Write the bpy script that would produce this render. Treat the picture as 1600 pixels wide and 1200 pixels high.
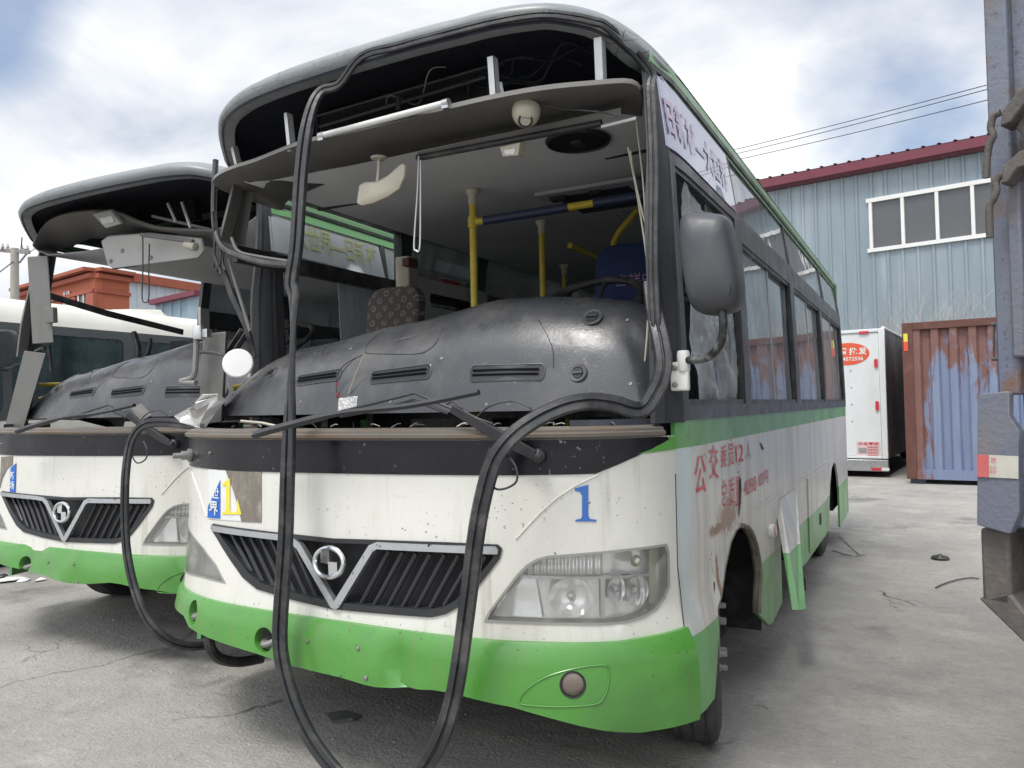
import bpy, bmesh, math, random
from mathutils import Vector, Matrix, noise as mnoise
from mathutils.geometry import delaunay_2d_cdt
R = math.radians
SC = bpy.context.scene
COL = SC.collection
for o in list(bpy.data.objects): bpy.data.objects.remove(o)

# ------------------------------------------------------------------ camera
CAM = Vector((1.770, -1.967, 1.247))
YAW, PITCH, ROLL, FPX = 0.49084, 0.03052, -0.01921, 1204.5
fw = Vector((-math.sin(YAW)*math.cos(PITCH), math.cos(YAW)*math.cos(PITCH), math.sin(PITCH)))
r0 = Vector((math.cos(YAW), math.sin(YAW), 0)); u0 = r0.cross(fw)
rt = math.cos(ROLL)*r0 + math.sin(ROLL)*u0
up = -math.sin(ROLL)*r0 + math.cos(ROLL)*u0
cd = bpy.data.cameras.new('camera'); cam = bpy.data.objects.new('camera', cd); COL.objects.link(cam)
cam.matrix_world = Matrix(((rt.x, up.x, -fw.x, CAM.x), (rt.y, up.y, -fw.y, CAM.y), (rt.z, up.z, -fw.z, CAM.z), (0, 0, 0, 1)))
cd.sensor_fit = 'HORIZONTAL'; cd.sensor_width = 36; cd.lens = FPX/1600*36
cd.clip_start = .05; cd.clip_end = 2000
SC.camera = cam
# ------------------------------------------------------------------ sky, sun, exposure
SUN_EL, SUN_AZ = 63, 192      # azimuth counted clockwise from +Y: behind and left of the camera
w = bpy.data.worlds.new('World'); SC.world = w; w.use_nodes = True
wn, wl = w.node_tree.nodes, w.node_tree.links
wn.clear()
def WN(t, **k):
    n = wn.new(t)
    for a, b in k.items(): setattr(n, a, b)
    return n
def WM(op, a, b=None, c=None):
    n = WN('ShaderNodeMath', operation=op)
    for i, v in enumerate((a, b, c)):
        if v is None: continue
        if isinstance(v, (int, float)): n.inputs[i].default_value = v
        else: wl.new(v, n.inputs[i])
    return n.outputs[0]
sky = WN('ShaderNodeTexSky', sky_type='NISHITA'); sky.sun_disc = False
sky.sun_elevation = R(SUN_EL); sky.sun_rotation = R(SUN_AZ); sky.air_density = 1.0; sky.dust_density = 1.2
tc = WN('ShaderNodeTexCoord'); sep = WN('ShaderNodeSeparateXYZ'); wl.new(tc.outputs['Generated'], sep.inputs[0])
zc_ = WM('ADD', WM('MAXIMUM', sep.outputs[2], 0.0), .28)
comb = WN('ShaderNodeCombineXYZ')
wl.new(WM('DIVIDE', sep.outputs[0], zc_), comb.inputs[0]); wl.new(WM('DIVIDE', sep.outputs[1], zc_), comb.inputs[1])
def wnoise(scale, detail, rough, off, dist=0.3):
    mp = WN('ShaderNodeMapping'); mp.inputs['Location'].default_value = off
    wl.new(comb.outputs[0], mp.inputs[0])
    n = WN('ShaderNodeTexNoise'); n.inputs['Scale'].default_value = scale; n.inputs['Detail'].default_value = detail
    n.inputs['Roughness'].default_value = rough; n.inputs['Distortion'].default_value = dist
    wl.new(mp.outputs[0], n.inputs['Vector']); return n.outputs['Fac']
def blob(u, v, width):        # openings and thick spots in the cloud deck, as sky directions
    d = (fw + (u-800)/FPX*rt - (v-600)/FPX*up).normalized()
    dp = WN('ShaderNodeVectorMath', operation='DOT_PRODUCT'); wl.new(tc.outputs['Generated'], dp.inputs[0]); dp.inputs[1].default_value = d
    return WM('POWER', WM('MAXIMUM', dp.outputs['Value'], 0.0), 1.0/(width*width))
cover = WM('ADD', wnoise(1.1, 7, .52, (3.1, 1.7, 0)), .22)
cover = WM('SUBTRACT', cover, WM('MULTIPLY', blob(-20, 50, .075), .42))
cover = WM('SUBTRACT', cover, WM('MULTIPLY', blob(1490, 200, .09), .26))
cover = WM('SUBTRACT', cover, WM('MULTIPLY', blob(1370, 30, .12), .08))
cover = WM('ADD', cover, WM('MULTIPLY', blob(560, 60, .3), .06))
ramp = WN('ShaderNodeValToRGB'); wl.new(cover, ramp.inputs[0])
ramp.color_ramp.elements[0].position = .40; ramp.color_ramp.elements[1].position = .58
ramp.color_ramp.elements[0].color = (.22, .22, .22, 1)
shade = WN('ShaderNodeValToRGB'); wl.new(wnoise(1.7, 8, .55, (7.3, 2.2, 0), .6), shade.inputs[0])
shade.color_ramp.elements[0].position = .33; shade.color_ramp.elements[1].position = .64
shade.color_ramp.elements[0].color = (5.8, 6.5, 7.8, 1); shade.color_ramp.elements[1].color = (11.6, 11.7, 11.8, 1)
sd = Vector((math.sin(R(SUN_AZ))*math.cos(R(SUN_EL)), math.cos(R(SUN_AZ))*math.cos(R(SUN_EL)), math.sin(R(SUN_EL))))
dpn = WN('ShaderNodeVectorMath', operation='DOT_PRODUCT'); wl.new(tc.outputs['Generated'], dpn.inputs[0]); dpn.inputs[1].default_value = sd
glow = WM('ADD', WM('MULTIPLY', WM('POWER', WM('MAXIMUM', dpn.outputs['Value'], 0.0), 3.0), 1.6), .97)  # clouds glow round the hidden sun
cs = WN('ShaderNodeVectorMath', operation='SCALE'); wl.new(shade.outputs[0], cs.inputs[0]); wl.new(glow, cs.inputs['Scale'])
skb = WN('ShaderNodeVectorMath', operation='SCALE'); wl.new(sky.outputs[0], skb.inputs[0]); skb.inputs['Scale'].default_value = 1.6
mx = WN('ShaderNodeMix', data_type='RGBA'); wl.new(ramp.outputs[0], mx.inputs[0]); wl.new(skb.outputs[0], mx.inputs[6]); wl.new(cs.outputs[0], mx.inputs[7])
bg = WN('ShaderNodeBackground'); bg.inputs[1].default_value = .10; wl.new(mx.outputs[2], bg.inputs[0])
wo = WN('ShaderNodeOutputWorld'); wl.new(bg.outputs[0], wo.inputs[0])
sl = bpy.data.lights.new('sun', 'SUN'); sl.energy = 2.2; sl.angle = R(16); sl.color = (1, .96, .9)
so = bpy.data.objects.new('sun', sl); COL.objects.link(so); so.rotation_euler = sd.to_track_quat('Z', 'Y').to_euler()
SC.view_settings.view_transform = 'Standard'; SC.view_settings.look = 'None'; SC.view_settings.gamma = 1
SC.view_settings.exposure = 0.0
SC.cycles.caustics_reflective = False; SC.cycles.caustics_refractive = False; SC.cycles.transparent_max_bounces = 32

# ------------------------------------------------------------------ rays of the photograph (measuring aid)
def ray(u, v): return fw + (u-800)/FPX*rt - (v-600)/FPX*up
def onax(u, v, ax, val):
    d = ray(u, v); return CAM + d*((val-CAM[ax])/d[ax])
def Y(u, v, y): return onax(u, v, 1, y)
def X(u, v, x): return onax(u, v, 0, x)
def Z(u, v, z): return onax(u, v, 2, z)
def PL(u, v, p0, n):
    d = ray(u, v); return CAM + d*((p0-CAM).dot(n)/d.dot(n))
def PJ(P):
    d = P-CAM; z = d.dot(fw); return 800+FPX*d.dot(rt)/z, 600-FPX*d.dot(up)/z

# ------------------------------------------------------------------ materials
def nodes(name):
    m = bpy.data.materials.new(name); m.use_nodes = True
    nt = m.node_tree; b = nt.nodes['Principled BSDF']; return m, nt, b
def N(nt, t, **k):
    n = nt.nodes.new(t)
    for a, b in k.items(): setattr(n, a, b)
    return n
def mth(nt, op, a, b=None, c=None, clamp=False):
    n = N(nt, 'ShaderNodeMath', operation=op); n.use_clamp = clamp
    for i, v in enumerate((a, b, c)):
        if v is None: continue
        if isinstance(v, (int, float)): n.inputs[i].default_value = v
        else: nt.links.new(v, n.inputs[i])
    return n.outputs[0]
def noise_(nt, scale, detail=4, rough=.55, vec=(1, 1, 1), dist=0, off=(0, 0, 0)):
    tc = N(nt, 'ShaderNodeTexCoord'); mp = N(nt, 'ShaderNodeMapping'); mp.inputs['Scale'].default_value = vec
    mp.inputs['Location'].default_value = off
    nt.links.new(tc.outputs['Object'], mp.inputs[0])
    n = N(nt, 'ShaderNodeTexNoise'); n.inputs['Scale'].default_value = scale; n.inputs['Detail'].default_value = detail
    n.inputs['Roughness'].default_value = rough; n.inputs['Distortion'].default_value = dist
    nt.links.new(mp.outputs[0], n.inputs['Vector']); return n.outputs['Fac']
def rng(nt, v, a, b, c=0., d=1.):
    n = N(nt, 'ShaderNodeMapRange'); n.inputs[1].default_value = a; n.inputs[2].default_value = b
    n.inputs[3].default_value = c; n.inputs[4].default_value = d; nt.links.new(v, n.inputs[0]); return n.outputs[0]
def mixc(nt, f, a, b):
    n = N(nt, 'ShaderNodeMix', data_type='RGBA')
    for i, v in ((0, f), (6, a), (7, b)):
        if isinstance(v, (int, float)): n.inputs[i].default_value = v
        elif isinstance(v, tuple): n.inputs[i].default_value = (*v[:3], 1)
        else: nt.links.new(v, n.inputs[i])
    return n.outputs[2]
def bump(nt, b, h, strength=.3, dist=.01, prev=None):
    n = N(nt, 'ShaderNodeBump'); n.inputs['Strength'].default_value = strength; n.inputs['Distance'].default_value = dist
    nt.links.new(h, n.inputs['Height'])
    if prev is not None: nt.links.new(prev, n.inputs['Normal'])
    nt.links.new(n.outputs[0], b.inputs['Normal']); return n.outputs[0]
def mat(name, col, rough=.5, metal=0, dirt=None, damt=.5, dscale=6, dvec=(1, 1, 1), var=.12, bmp=0, bscale=40, rvar=.12, spec=.5, coat=0, speck=0, speckcol=(.03, .03, .03)):
    """weathered surface: colour variation, patches of dirt, small chips, uneven gloss, optional bump"""
    m, nt, b = nodes(name)
    n1 = noise_(nt, 3, 5, .6)
    c = mixc(nt, n1, tuple(x*(1-var) for x in col), tuple(min(1, x*(1+var)) for x in col))
    if dirt:
        f = mth(nt, 'MULTIPLY', rng(nt, noise_(nt, dscale, 7, .65, dvec), .48, .75), damt, clamp=True)
        c = mixc(nt, f, c, dirt)
    if name.startswith(('white_body', 'green_bumper')):      # scuffs, dribbles and fine scratches
        sc_ = mth(nt, 'MULTIPLY', rng(nt, noise_(nt, 22, 8, .8, (.25, .25, 2.2), dist=.8, off=(1, 2, 3)), .60, .66), rng(nt, noise_(nt, 1.7, 4, off=(6, 1, 1)), .5, .62), clamp=True)
        c = mixc(nt, mth(nt, 'MULTIPLY', sc_, .45), c, tuple(x*.55 for x in col))
        dr = mth(nt, 'MULTIPLY', rng(nt, noise_(nt, 16, 6, .7, (1, 1, .06), off=(4, 4, 1)), .54, .72), rng(nt, noise_(nt, 2.2, 5, off=(8, 1, 3)), .42, .6), clamp=True)
        c = mixc(nt, mth(nt, 'MULTIPLY', dr, .38), c, (.20, .17, .12))
    if speck:
        f = rng(nt, noise_(nt, 55, 3, .7), .675-.03*speck, .69-.03*speck)
        f2 = mth(nt, 'MULTIPLY', f, rng(nt, noise_(nt, 4, 3, .6, off=(5, 5, 5)), .45, .6), clamp=True)
        c = mixc(nt, f2, c, speckcol)
    nt.links.new(c, b.inputs['Base Color'])
    b.inputs['Metallic'].default_value = metal
    nt.links.new(rng(nt, noise_(nt, 9, 5, .6, off=(2, 3, 4)), .3, .7, max(.03, rough-rvar), min(1, rough+rvar)), b.inputs['Roughness'])
    b.inputs['Specular IOR Level'].default_value = spec
    b.inputs['Coat Weight'].default_value = coat; b.inputs['Coat Roughness'].default_value = .15
    if bmp: bump(nt, b, noise_(nt, bscale, 5, .6), bmp, .01)
    return m
def glassmat(name, tint=(.85, .9, .9), rough=.02, haze=.0, hazecol=(.6, .62, .62), ior=1.5, gain=2.0):
    m, nt, b = nodes(name); nt.nodes.remove(b)
    out = nt.nodes['Material Output']
    fr = N(nt, 'ShaderNodeFresnel'); fr.inputs[0].default_value = ior
    tr = N(nt, 'ShaderNodeBsdfTransparent'); tr.inputs[0].default_value = (*tint, 1)
    gl = N(nt, 'ShaderNodeBsdfGlossy'); gl.inputs['Roughness'].default_value = rough
    bp = N(nt, 'ShaderNodeBump'); bp.inputs['Strength'].default_value = .15; bp.inputs['Distance'].default_value = .02
    nt.links.new(noise_(nt, 1.5, 2), bp.inputs['Height']); nt.links.new(bp.outputs[0], gl.inputs['Normal'])
    mx = N(nt, 'ShaderNodeMixShader')
    nt.links.new(mth(nt, 'MULTIPLY', fr.outputs[0], gain, clamp=True), mx.inputs[0]); nt.links.new(tr.outputs[0], mx.inputs[1]); nt.links.new(gl.outputs[0], mx.inputs[2])
    res = mx.outputs[0]
    if haze:
        df = N(nt, 'ShaderNodeBsdfDiffuse'); df.inputs[0].default_value = (*hazecol, 1)
        tl = N(nt, 'ShaderNodeBsdfTranslucent'); tl.inputs[0].default_value = (*hazecol, 1); md_ = N(nt, 'ShaderNodeMixShader'); md_.inputs[0].default_value = .5
        nt.links.new(df.outputs[0], md_.inputs[1]); nt.links.new(tl.outputs[0], md_.inputs[2])
        m2 = N(nt, 'ShaderNodeMixShader')
        f = rng(nt, noise_(nt, 3, 7, .7, (1, 1, .35)), .35, .75, haze*.3, haze*1.5)
        nt.links.new(f, m2.inputs[0]); nt.links.new(res, m2.inputs[1]); nt.links.new(md_.outputs[0], m2.inputs[2]); res = m2.outputs[0]
    nt.links.new(res, out.inputs[0]); return m
M = {}
M['white'] = mat('white_body_paint', (.69, .68, .625), .38, dirt=(.42, .38, .30), damt=.35, dscale=3, dvec=(1, 1, .35), var=.05, coat=.3, speck=.7)
M['bumper'] = mat('green_bumper_paint', (.075, .26, .04), .34, dirt=(.055, .13, .045), damt=.55, dscale=3.5, var=.10, coat=.45, bmp=.12, bscale=4, speck=.6)
M['green'] = mat('green_stripe_paint', (.12, .36, .075), .38, dirt=(.06, .15, .05), damt=.25, dscale=3, var=.08, coat=.4)
M['black'] = mat('black_band_film', (.010, .010, .013), .3, dirt=(.03, .03, .035), damt=.4, dscale=4, spec=.35, speck=.9, speckcol=(.3, .3, .3))
M['trim'] = mat('dark_window_frame', (.045, .047, .054), .38, dirt=(.13, .125, .12), damt=.35, dscale=5)
M['postdark'] = mat('dark_grey_post_rubber', (.036, .038, .042), .42, dirt=(.10, .10, .10), damt=.45, dscale=5, dvec=(1, 1, .3), bmp=.2, bscale=15)
M['rubber'] = mat('black_rubber', (.024, .025, .027), .42, dirt=(.15, .14, .13), damt=.6, dscale=9, rvar=.15, bmp=.25, bscale=30)
M['dash'] = mat('grey_plastic_dashboard', (.055, .057, .062), .31, dirt=(.17, .16, .145), damt=.75, dscale=3.2, dvec=(1, 1, .7), var=.2, bmp=.08, bscale=90, rvar=.14, spec=.6, speck=.3, speckcol=(.18, .17, .16))
M['blackplastic'] = mat('black_plastic', (.02, .021, .024), .4, dirt=(.07, .07, .07), damt=.4)
M['void'] = mat('shade_dark_metal', (.016, .018, .030), .8, dirt=(.04, .035, .035), damt=.5, dscale=4)  # near-black for inner hollows, shade put into the colour; cracks and seams too
M['greypost'] = mat('grey_painted_metal', (.13, .13, .122), .5, dirt=(.10, .09, .08), damt=.6, dscale=5)
M['visor'] = mat('grey_headliner_board', (.155, .148, .14), .7, dirt=(.22, .20, .17), damt=.4, dscale=2)
M['ceiling'] = mat('grey_ceiling_lining', (.42, .425, .44), .65, dirt=(.2, .2, .2), damt=.5, dscale=1.5)
M['inner'] = mat('grey_inner_wall', (.55, .55, .52), .6, dirt=(.14, .13, .12), damt=.5, dscale=2)
M['silver'] = mat('worn_silver_trim', (.50, .51, .52), .32, .75, dirt=(.2, .2, .2), damt=.35, dscale=9, var=.06, speck=.5)
M['chrome'] = mat('dull_chrome', (.70, .71, .71), .18, .95, dirt=(.25, .25, .25), damt=.3)
M['alu'] = mat('bare_bracket_metal', (.62, .63, .62), .42, .35, dirt=(.3, .3, .28), damt=.5)
M['glass'] = glassmat('window_glass', (.80, .85, .86), haze=.10)
M['clearglass'] = glassmat('clean_window_glass', (.9, .93, .93), haze=.05)
M['yellow'] = mat('yellow_handrail_paint', (.55, .42, .04), .42, dirt=(.2, .15, .05), damt=.4, dscale=12)
M['sleeve'] = mat('blue_black_sleeve', (.02, .028, .07), .5)
M['cream'] = mat('yellowed_plastic', (.48, .45, .36), .45, dirt=(.25, .22, .16), damt=.5)
M['tyre'] = mat('tyre_rubber', (.035, .034, .033), .75, dirt=(.14, .13, .12), damt=.7, dscale=6, bmp=.3)
M['steel'] = mat('dirty_steel', (.28, .27, .26), .5, .5, dirt=(.12, .09, .07), damt=.7, dscale=15)
M['blueseat'] = mat('dark_blue_seat_cover', (.015, .03, .10), .75)
M['seatgrey'] = mat('grey_bus_seat_plastic', (.12, .13, .15), .5)
M['whiteplastic'] = mat('white_plastic', (.74, .74, .72), .4, dirt=(.5, .48, .44), damt=.3)
M['red'] = mat('red_marking', (.55, .03, .05), .5)
M['textred'] = mat('faded_red_lettering', (.68, .06, .09), .5, dirt=(.70, .62, .60), damt=.6, dscale=30)
M['bluepaint'] = mat('blue_numeral', (.045, .15, .48), .4)
M['yellowpaint'] = mat('yellow_sticker', (.75, .66, .06), .45)
M['sticker'] = mat('white_sticker', (.72, .73, .71), .45, dirt=(.5, .46, .4), damt=.5, dscale=9)
M['brown'] = mat('grey_brown_glue_residue', (.19, .165, .135), .6, dirt=(.34, .31, .26), damt=.8, dscale=14, dvec=(3, 1, 1), var=.25, bmp=.2)

# side paint: green lower skirt, white middle, green stripe below the windows (all painted on), rust and streaks
def sidepaint():
    m, nt, b = nodes('side_body_paint')
    tc = N(nt, 'ShaderNodeTexCoord'); sp = N(nt, 'ShaderNodeSeparateXYZ'); nt.links.new(tc.outputs['Object'], sp.inputs[0])
    z = sp.outputs[2]; y = sp.outputs[1]
    lo = mth(nt, 'LESS_THAN', z, .522); hi = mth(nt, 'GREATER_THAN', z, 1.108)
    n1 = noise_(nt, 2.5, 6, .6)
    wh = mixc(nt, n1, (.64, .63, .61), (.75, .74, .72))
    wh = mixc(nt, mth(nt, 'MULTIPLY', rng(nt, noise_(nt, 5, 7, .7, (1, 2.2, .25)), .46, .74), .7, clamp=True), wh, (.36, .31, .23))
    # repainted pale blue filler strip at the front corner
    fy = mth(nt, 'MULTIPLY', rng(nt, y, .38, .42), rng(nt, mth(nt, 'ADD', y, mth(nt, 'MULTIPLY', noise_(nt, 5, 5), .12)), .60, .56), clamp=True)
    wh = mixc(nt, mth(nt, 'MULTIPLY', fy, .75), wh, (.56, .66, .68))
    low = rng(nt, z, .9, .62)          # grime that thickens down the panel
    wh = mixc(nt, mth(nt, 'MULTIPLY', mth(nt, 'MULTIPLY', low, rng(nt, noise_(nt, 7, 8, .75, (1, 1, .3)), .38, .68)), .7, clamp=True), wh, (.36, .34, .27))
    gr = mixc(nt, n1, (.12, .34, .10), (.16, .40, .15))
    gr = mixc(nt, mth(nt, 'MULTIPLY', rng(nt, noise_(nt, 3, 6, .65, (1, 1, .5)), .45, .75), .6, clamp=True), gr, (.07, .15, .07))
    c = mixc(nt, mth(nt, 'MAXIMUM', lo, hi), wh, gr)
    # rust around the crack above the wheel arch and down the arch edge
    def spot(cy, cz, ry, rz):
        a = mth(nt, 'DIVIDE', mth(nt, 'SUBTRACT', y, cy), ry); d = mth(nt, 'DIVIDE', mth(nt, 'SUBTRACT', z, cz), rz)
        return mth(nt, 'SUBTRACT', 1.0, mth(nt, 'SQRT', mth(nt, 'ADD', mth(nt, 'MULTIPLY', a, a), mth(nt, 'MULTIPLY', d, d))), clamp=True)
    rs = mth(nt, 'MAXIMUM', spot(1.0, .82, .26, .09), spot(.80, .62, .035, .14))
    rs = mth(nt, 'MAXIMUM', rs, spot(.84, .80, .20, .035))
    rf = rng(nt, mth(nt, 'ADD', mth(nt, 'MULTIPLY', rs, .34), noise_(nt, 26, 10, .85, (1, 2.2, .7))), .60, .68)
    rcol = mixc(nt, noise_(nt, 60, 5, .7), (.34, .13, .03), (.10, .05, .03))
    c = mixc(nt, mth(nt, 'MULTIPLY', rf, rng(nt, rs, 0, .15), clamp=True), c, rcol)
    # long hairline cracks in the filler
    vt = N(nt, 'ShaderNodeTexVoronoi', feature='DISTANCE_TO_EDGE'); vt.inputs['Scale'].default_value = 2.6
    wv = N(nt, 'ShaderNodeVectorMath', operation='ADD'); nz = N(nt, 'ShaderNodeTexNoise'); nz.inputs['Scale'].default_value = 3; nz.inputs['Detail'].default_value = 6
    nt.links.new(tc.outputs['Object'], nz.inputs['Vector']); sc2 = N(nt, 'ShaderNodeVectorMath', operation='SCALE'); sc2.inputs['Scale'].default_value = .35
    nt.links.new(nz.outputs['Color'], sc2.inputs[0]); nt.links.new(tc.outputs['Object'], wv.inputs[0]); nt.links.new(sc2.outputs[0], wv.inputs[1]); nt.links.new(wv.outputs[0], vt.inputs['Vector'])
    ck = mth(nt, 'MULTIPLY', mth(nt, 'LESS_THAN', vt.outputs['Distance'], .006), rng(nt, y, 1.9, 1.2), clamp=True)
    ck = mth(nt, 'MULTIPLY', ck, rng(nt, noise_(nt, 4, 3), .45, .55), clamp=True)
    c = mixc(nt, mth(nt, 'MULTIPLY', ck, .8), c, (.16, .14, .12))
    nt.links.new(c, b.inputs['Base Color']); b.inputs['Coat Weight'].default_value = .25; b.inputs['Coat Roughness'].default_value = .2
    nt.links.new(rng(nt, noise_(nt, 6, 5), .3, .7, .3, .5), b.inputs['Roughness'])
    bump(nt, b, mth(nt, 'SUBTRACT', noise_(nt, 2.2, 3), mth(nt, 'MULTIPLY', ck, .3)), .25, .02)
    return m
M['side'] = sidepaint()
def capmat():
    m, nt, b = nodes('crazed_grey_roof_paint')
    tc = N(nt, 'ShaderNodeTexCoord')
    vt = N(nt, 'ShaderNodeTexVoronoi', feature='DISTANCE_TO_EDGE'); vt.inputs['Scale'].default_value = 9
    mp = N(nt, 'ShaderNodeMapping'); mp.inputs['Scale'].default_value = (1, 1.2, 2.5); nt.links.new(tc.outputs['Object'], mp.inputs[0]); nt.links.new(mp.outputs[0], vt.inputs['Vector'])
    ck = mth(nt, 'MULTIPLY', mth(nt, 'LESS_THAN', vt.outputs['Distance'], .02), rng(nt, noise_(nt, 2.5, 3), .44, .56), clamp=True)
    c = mixc(nt, noise_(nt, 4, 6, .65), (.13, .14, .145), (.26, .28, .285))
    c = mixc(nt, mth(nt, 'MULTIPLY', ck, .7), c, (.03, .03, .035)); nt.links.new(c, b.inputs['Base Color'])
    b.inputs['Roughness'].default_value = .36; bump(nt, b, mth(nt, 'SUBTRACT', noise_(nt, 6, 4), ck), .3, .01); return m
M['cap'] = capmat()
def dashfab():
    m, nt, b = nodes('brown_patterned_seat_fabric')
    tc = N(nt, 'ShaderNodeTexCoord'); mp = N(nt, 'ShaderNodeMapping'); mp.inputs['Rotation'].default_value = (0, R(45), 0)
    mp.inputs['Scale'].default_value = (1, 0, 1)
    nt.links.new(tc.outputs['Object'], mp.inputs[0])
    v = N(nt, 'ShaderNodeTexVoronoi'); v.inputs['Scale'].default_value = 18; v.inputs['Randomness'].default_value = 0
    nt.links.new(mp.outputs[0], v.inputs['Vector'])
    d = v.outputs['Distance']
    ringf = mth(nt, 'MULTIPLY', mth(nt, 'GREATER_THAN', d, .20), mth(nt, 'LESS_THAN', d, .29))
    ringf = mth(nt, 'MAXIMUM', ringf, mth(nt, 'LESS_THAN', d, .08))
    ringf = mth(nt, 'MULTIPLY', ringf, mth(nt, 'GREATER_THAN', noise_(nt, 90, 2), .45))
    c = mixc(nt, mth(nt, 'MULTIPLY', ringf, .8), (.085, .072, .068), (.33, .28, .25))
    nt.links.new(c, b.inputs['Base Color']); b.inputs['Roughness'].default_value = .9
    bump(nt, b, noise_(nt, 200, 2), .3, .003); return m
M['fabric'] = dashfab()
def filmmat():      # perforated advert film, faded
    m, nt, b = nodes('faded_advert_film')
    wv = N(nt, 'ShaderNodeTexWave'); wv.bands_direction = 'Z'; wv.inputs['Scale'].default_value = 30
    tc = N(nt, 'ShaderNodeTexCoord'); nt.links.new(tc.outputs['Object'], wv.inputs[0])
    c = mixc(nt, wv.outputs['Fac'], (.19, .23, .42), (.28, .31, .50)); c = mixc(nt, noise_(nt, 2, 4), c, (.32, .31, .48))
    nt.links.new(c, b.inputs['Base Color']); b.inputs['Roughness'].default_value = .3; b.inputs['Coat Weight'].default_value = 1; b.inputs['Coat Roughness'].default_value = .03; b.inputs['Coat IOR'].default_value = 1.8; return m
M['film'] = filmmat()
M['filmtext'] = mat('faded_pink_lettering', (.34, .15, .33), .4, coat=1, dirt=(.30, .30, .46), damt=.8, dscale=20)
M['filmtexty'] = mat('faded_yellow_lettering', (.58, .60, .30), .4, coat=.5)
def crinkle():
    m = glassmat('crinkled_clear_plastic', (.88, .92, .93), .12, haze=.45, hazecol=(.75, .8, .82))
    nt = m.node_tree
    for n in nt.nodes:
        if n.type == 'BUMP': n.inputs['Strength'].default_value = 1; n.inputs['Distance'].default_value = .05
        if n.type == 'TEX_NOISE' and n.inputs['Scale'].default_value == 1.5: n.inputs['Scale'].default_value = 14; n.inputs['Detail'].default_value = 8
    return m
M['crinkle'] = crinkle()
def meshmat():
    m, nt, b = nodes('grille_mesh')
    tc = N(nt, 'ShaderNodeTexCoord'); br = N(nt, 'ShaderNodeTexBrick'); br.inputs['Scale'].default_value = 42
    mp = N(nt, 'ShaderNodeMapping'); mp.inputs['Rotation'].default_value = (R(90), 0, 0); nt.links.new(tc.outputs['Object'], mp.inputs[0]); nt.links.new(mp.outputs[0], br.inputs['Vector'])
    br.inputs['Color1'].default_value = (.004, .004, .006, 1); br.inputs['Color2'].default_value = (.004, .004, .006, 1); br.inputs['Mortar'].default_value = (.035, .036, .04, 1); br.inputs['Mortar Size'].default_value = .022
    nt.links.new(br.outputs['Color'], b.inputs['Base Color']); b.inputs['Roughness'].default_value = .5; bump(nt, b, br.outputs['Fac'], .6, .01); return m
M['mesh'] = meshmat()
def lensmat():
    m = glassmat('headlamp_lens', (1, 1, 1), .04, haze=.12, hazecol=(.92, .92, .84), gain=.8); return m
M['lens'] = lensmat()
def reflmat(name, scale, vec, strg):
    m, nt, b = nodes(name); b.inputs['Metallic'].default_value = .45; b.inputs['Roughness'].default_value = .12
    b.inputs['Base Color'].default_value = (.95, .95, .94, 1)
    tc = N(nt, 'ShaderNodeTexCoord'); mp = N(nt, 'ShaderNodeMapping'); mp.inputs['Scale'].default_value = vec; nt.links.new(tc.outputs['Object'], mp.inputs[0])
    wv = N(nt, 'ShaderNodeTexWave'); wv.inputs['Scale'].default_value = scale; wv.bands_direction = 'X'; nt.links.new(mp.outputs[0], wv.inputs[0])
    w2 = N(nt, 'ShaderNodeTexWave'); w2.inputs['Scale'].default_value = scale*.8; w2.bands_direction = 'Z'; nt.links.new(mp.outputs[0], w2.inputs[0])
    bump(nt, b, mth(nt, 'ADD', wv.outputs['Fac'], w2.outputs['Fac']), strg, .01); return m
M['refl'] = reflmat('lamp_reflector', 4, (1, 1, .3), .7)
M['reflfine'] = reflmat('lamp_reflector_ribbed', 16, (1, 1, .5), .7)
M['reflplain'] = reflmat('lamp_reflector_smooth', 3, (1, 1, 1), .25)

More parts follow.
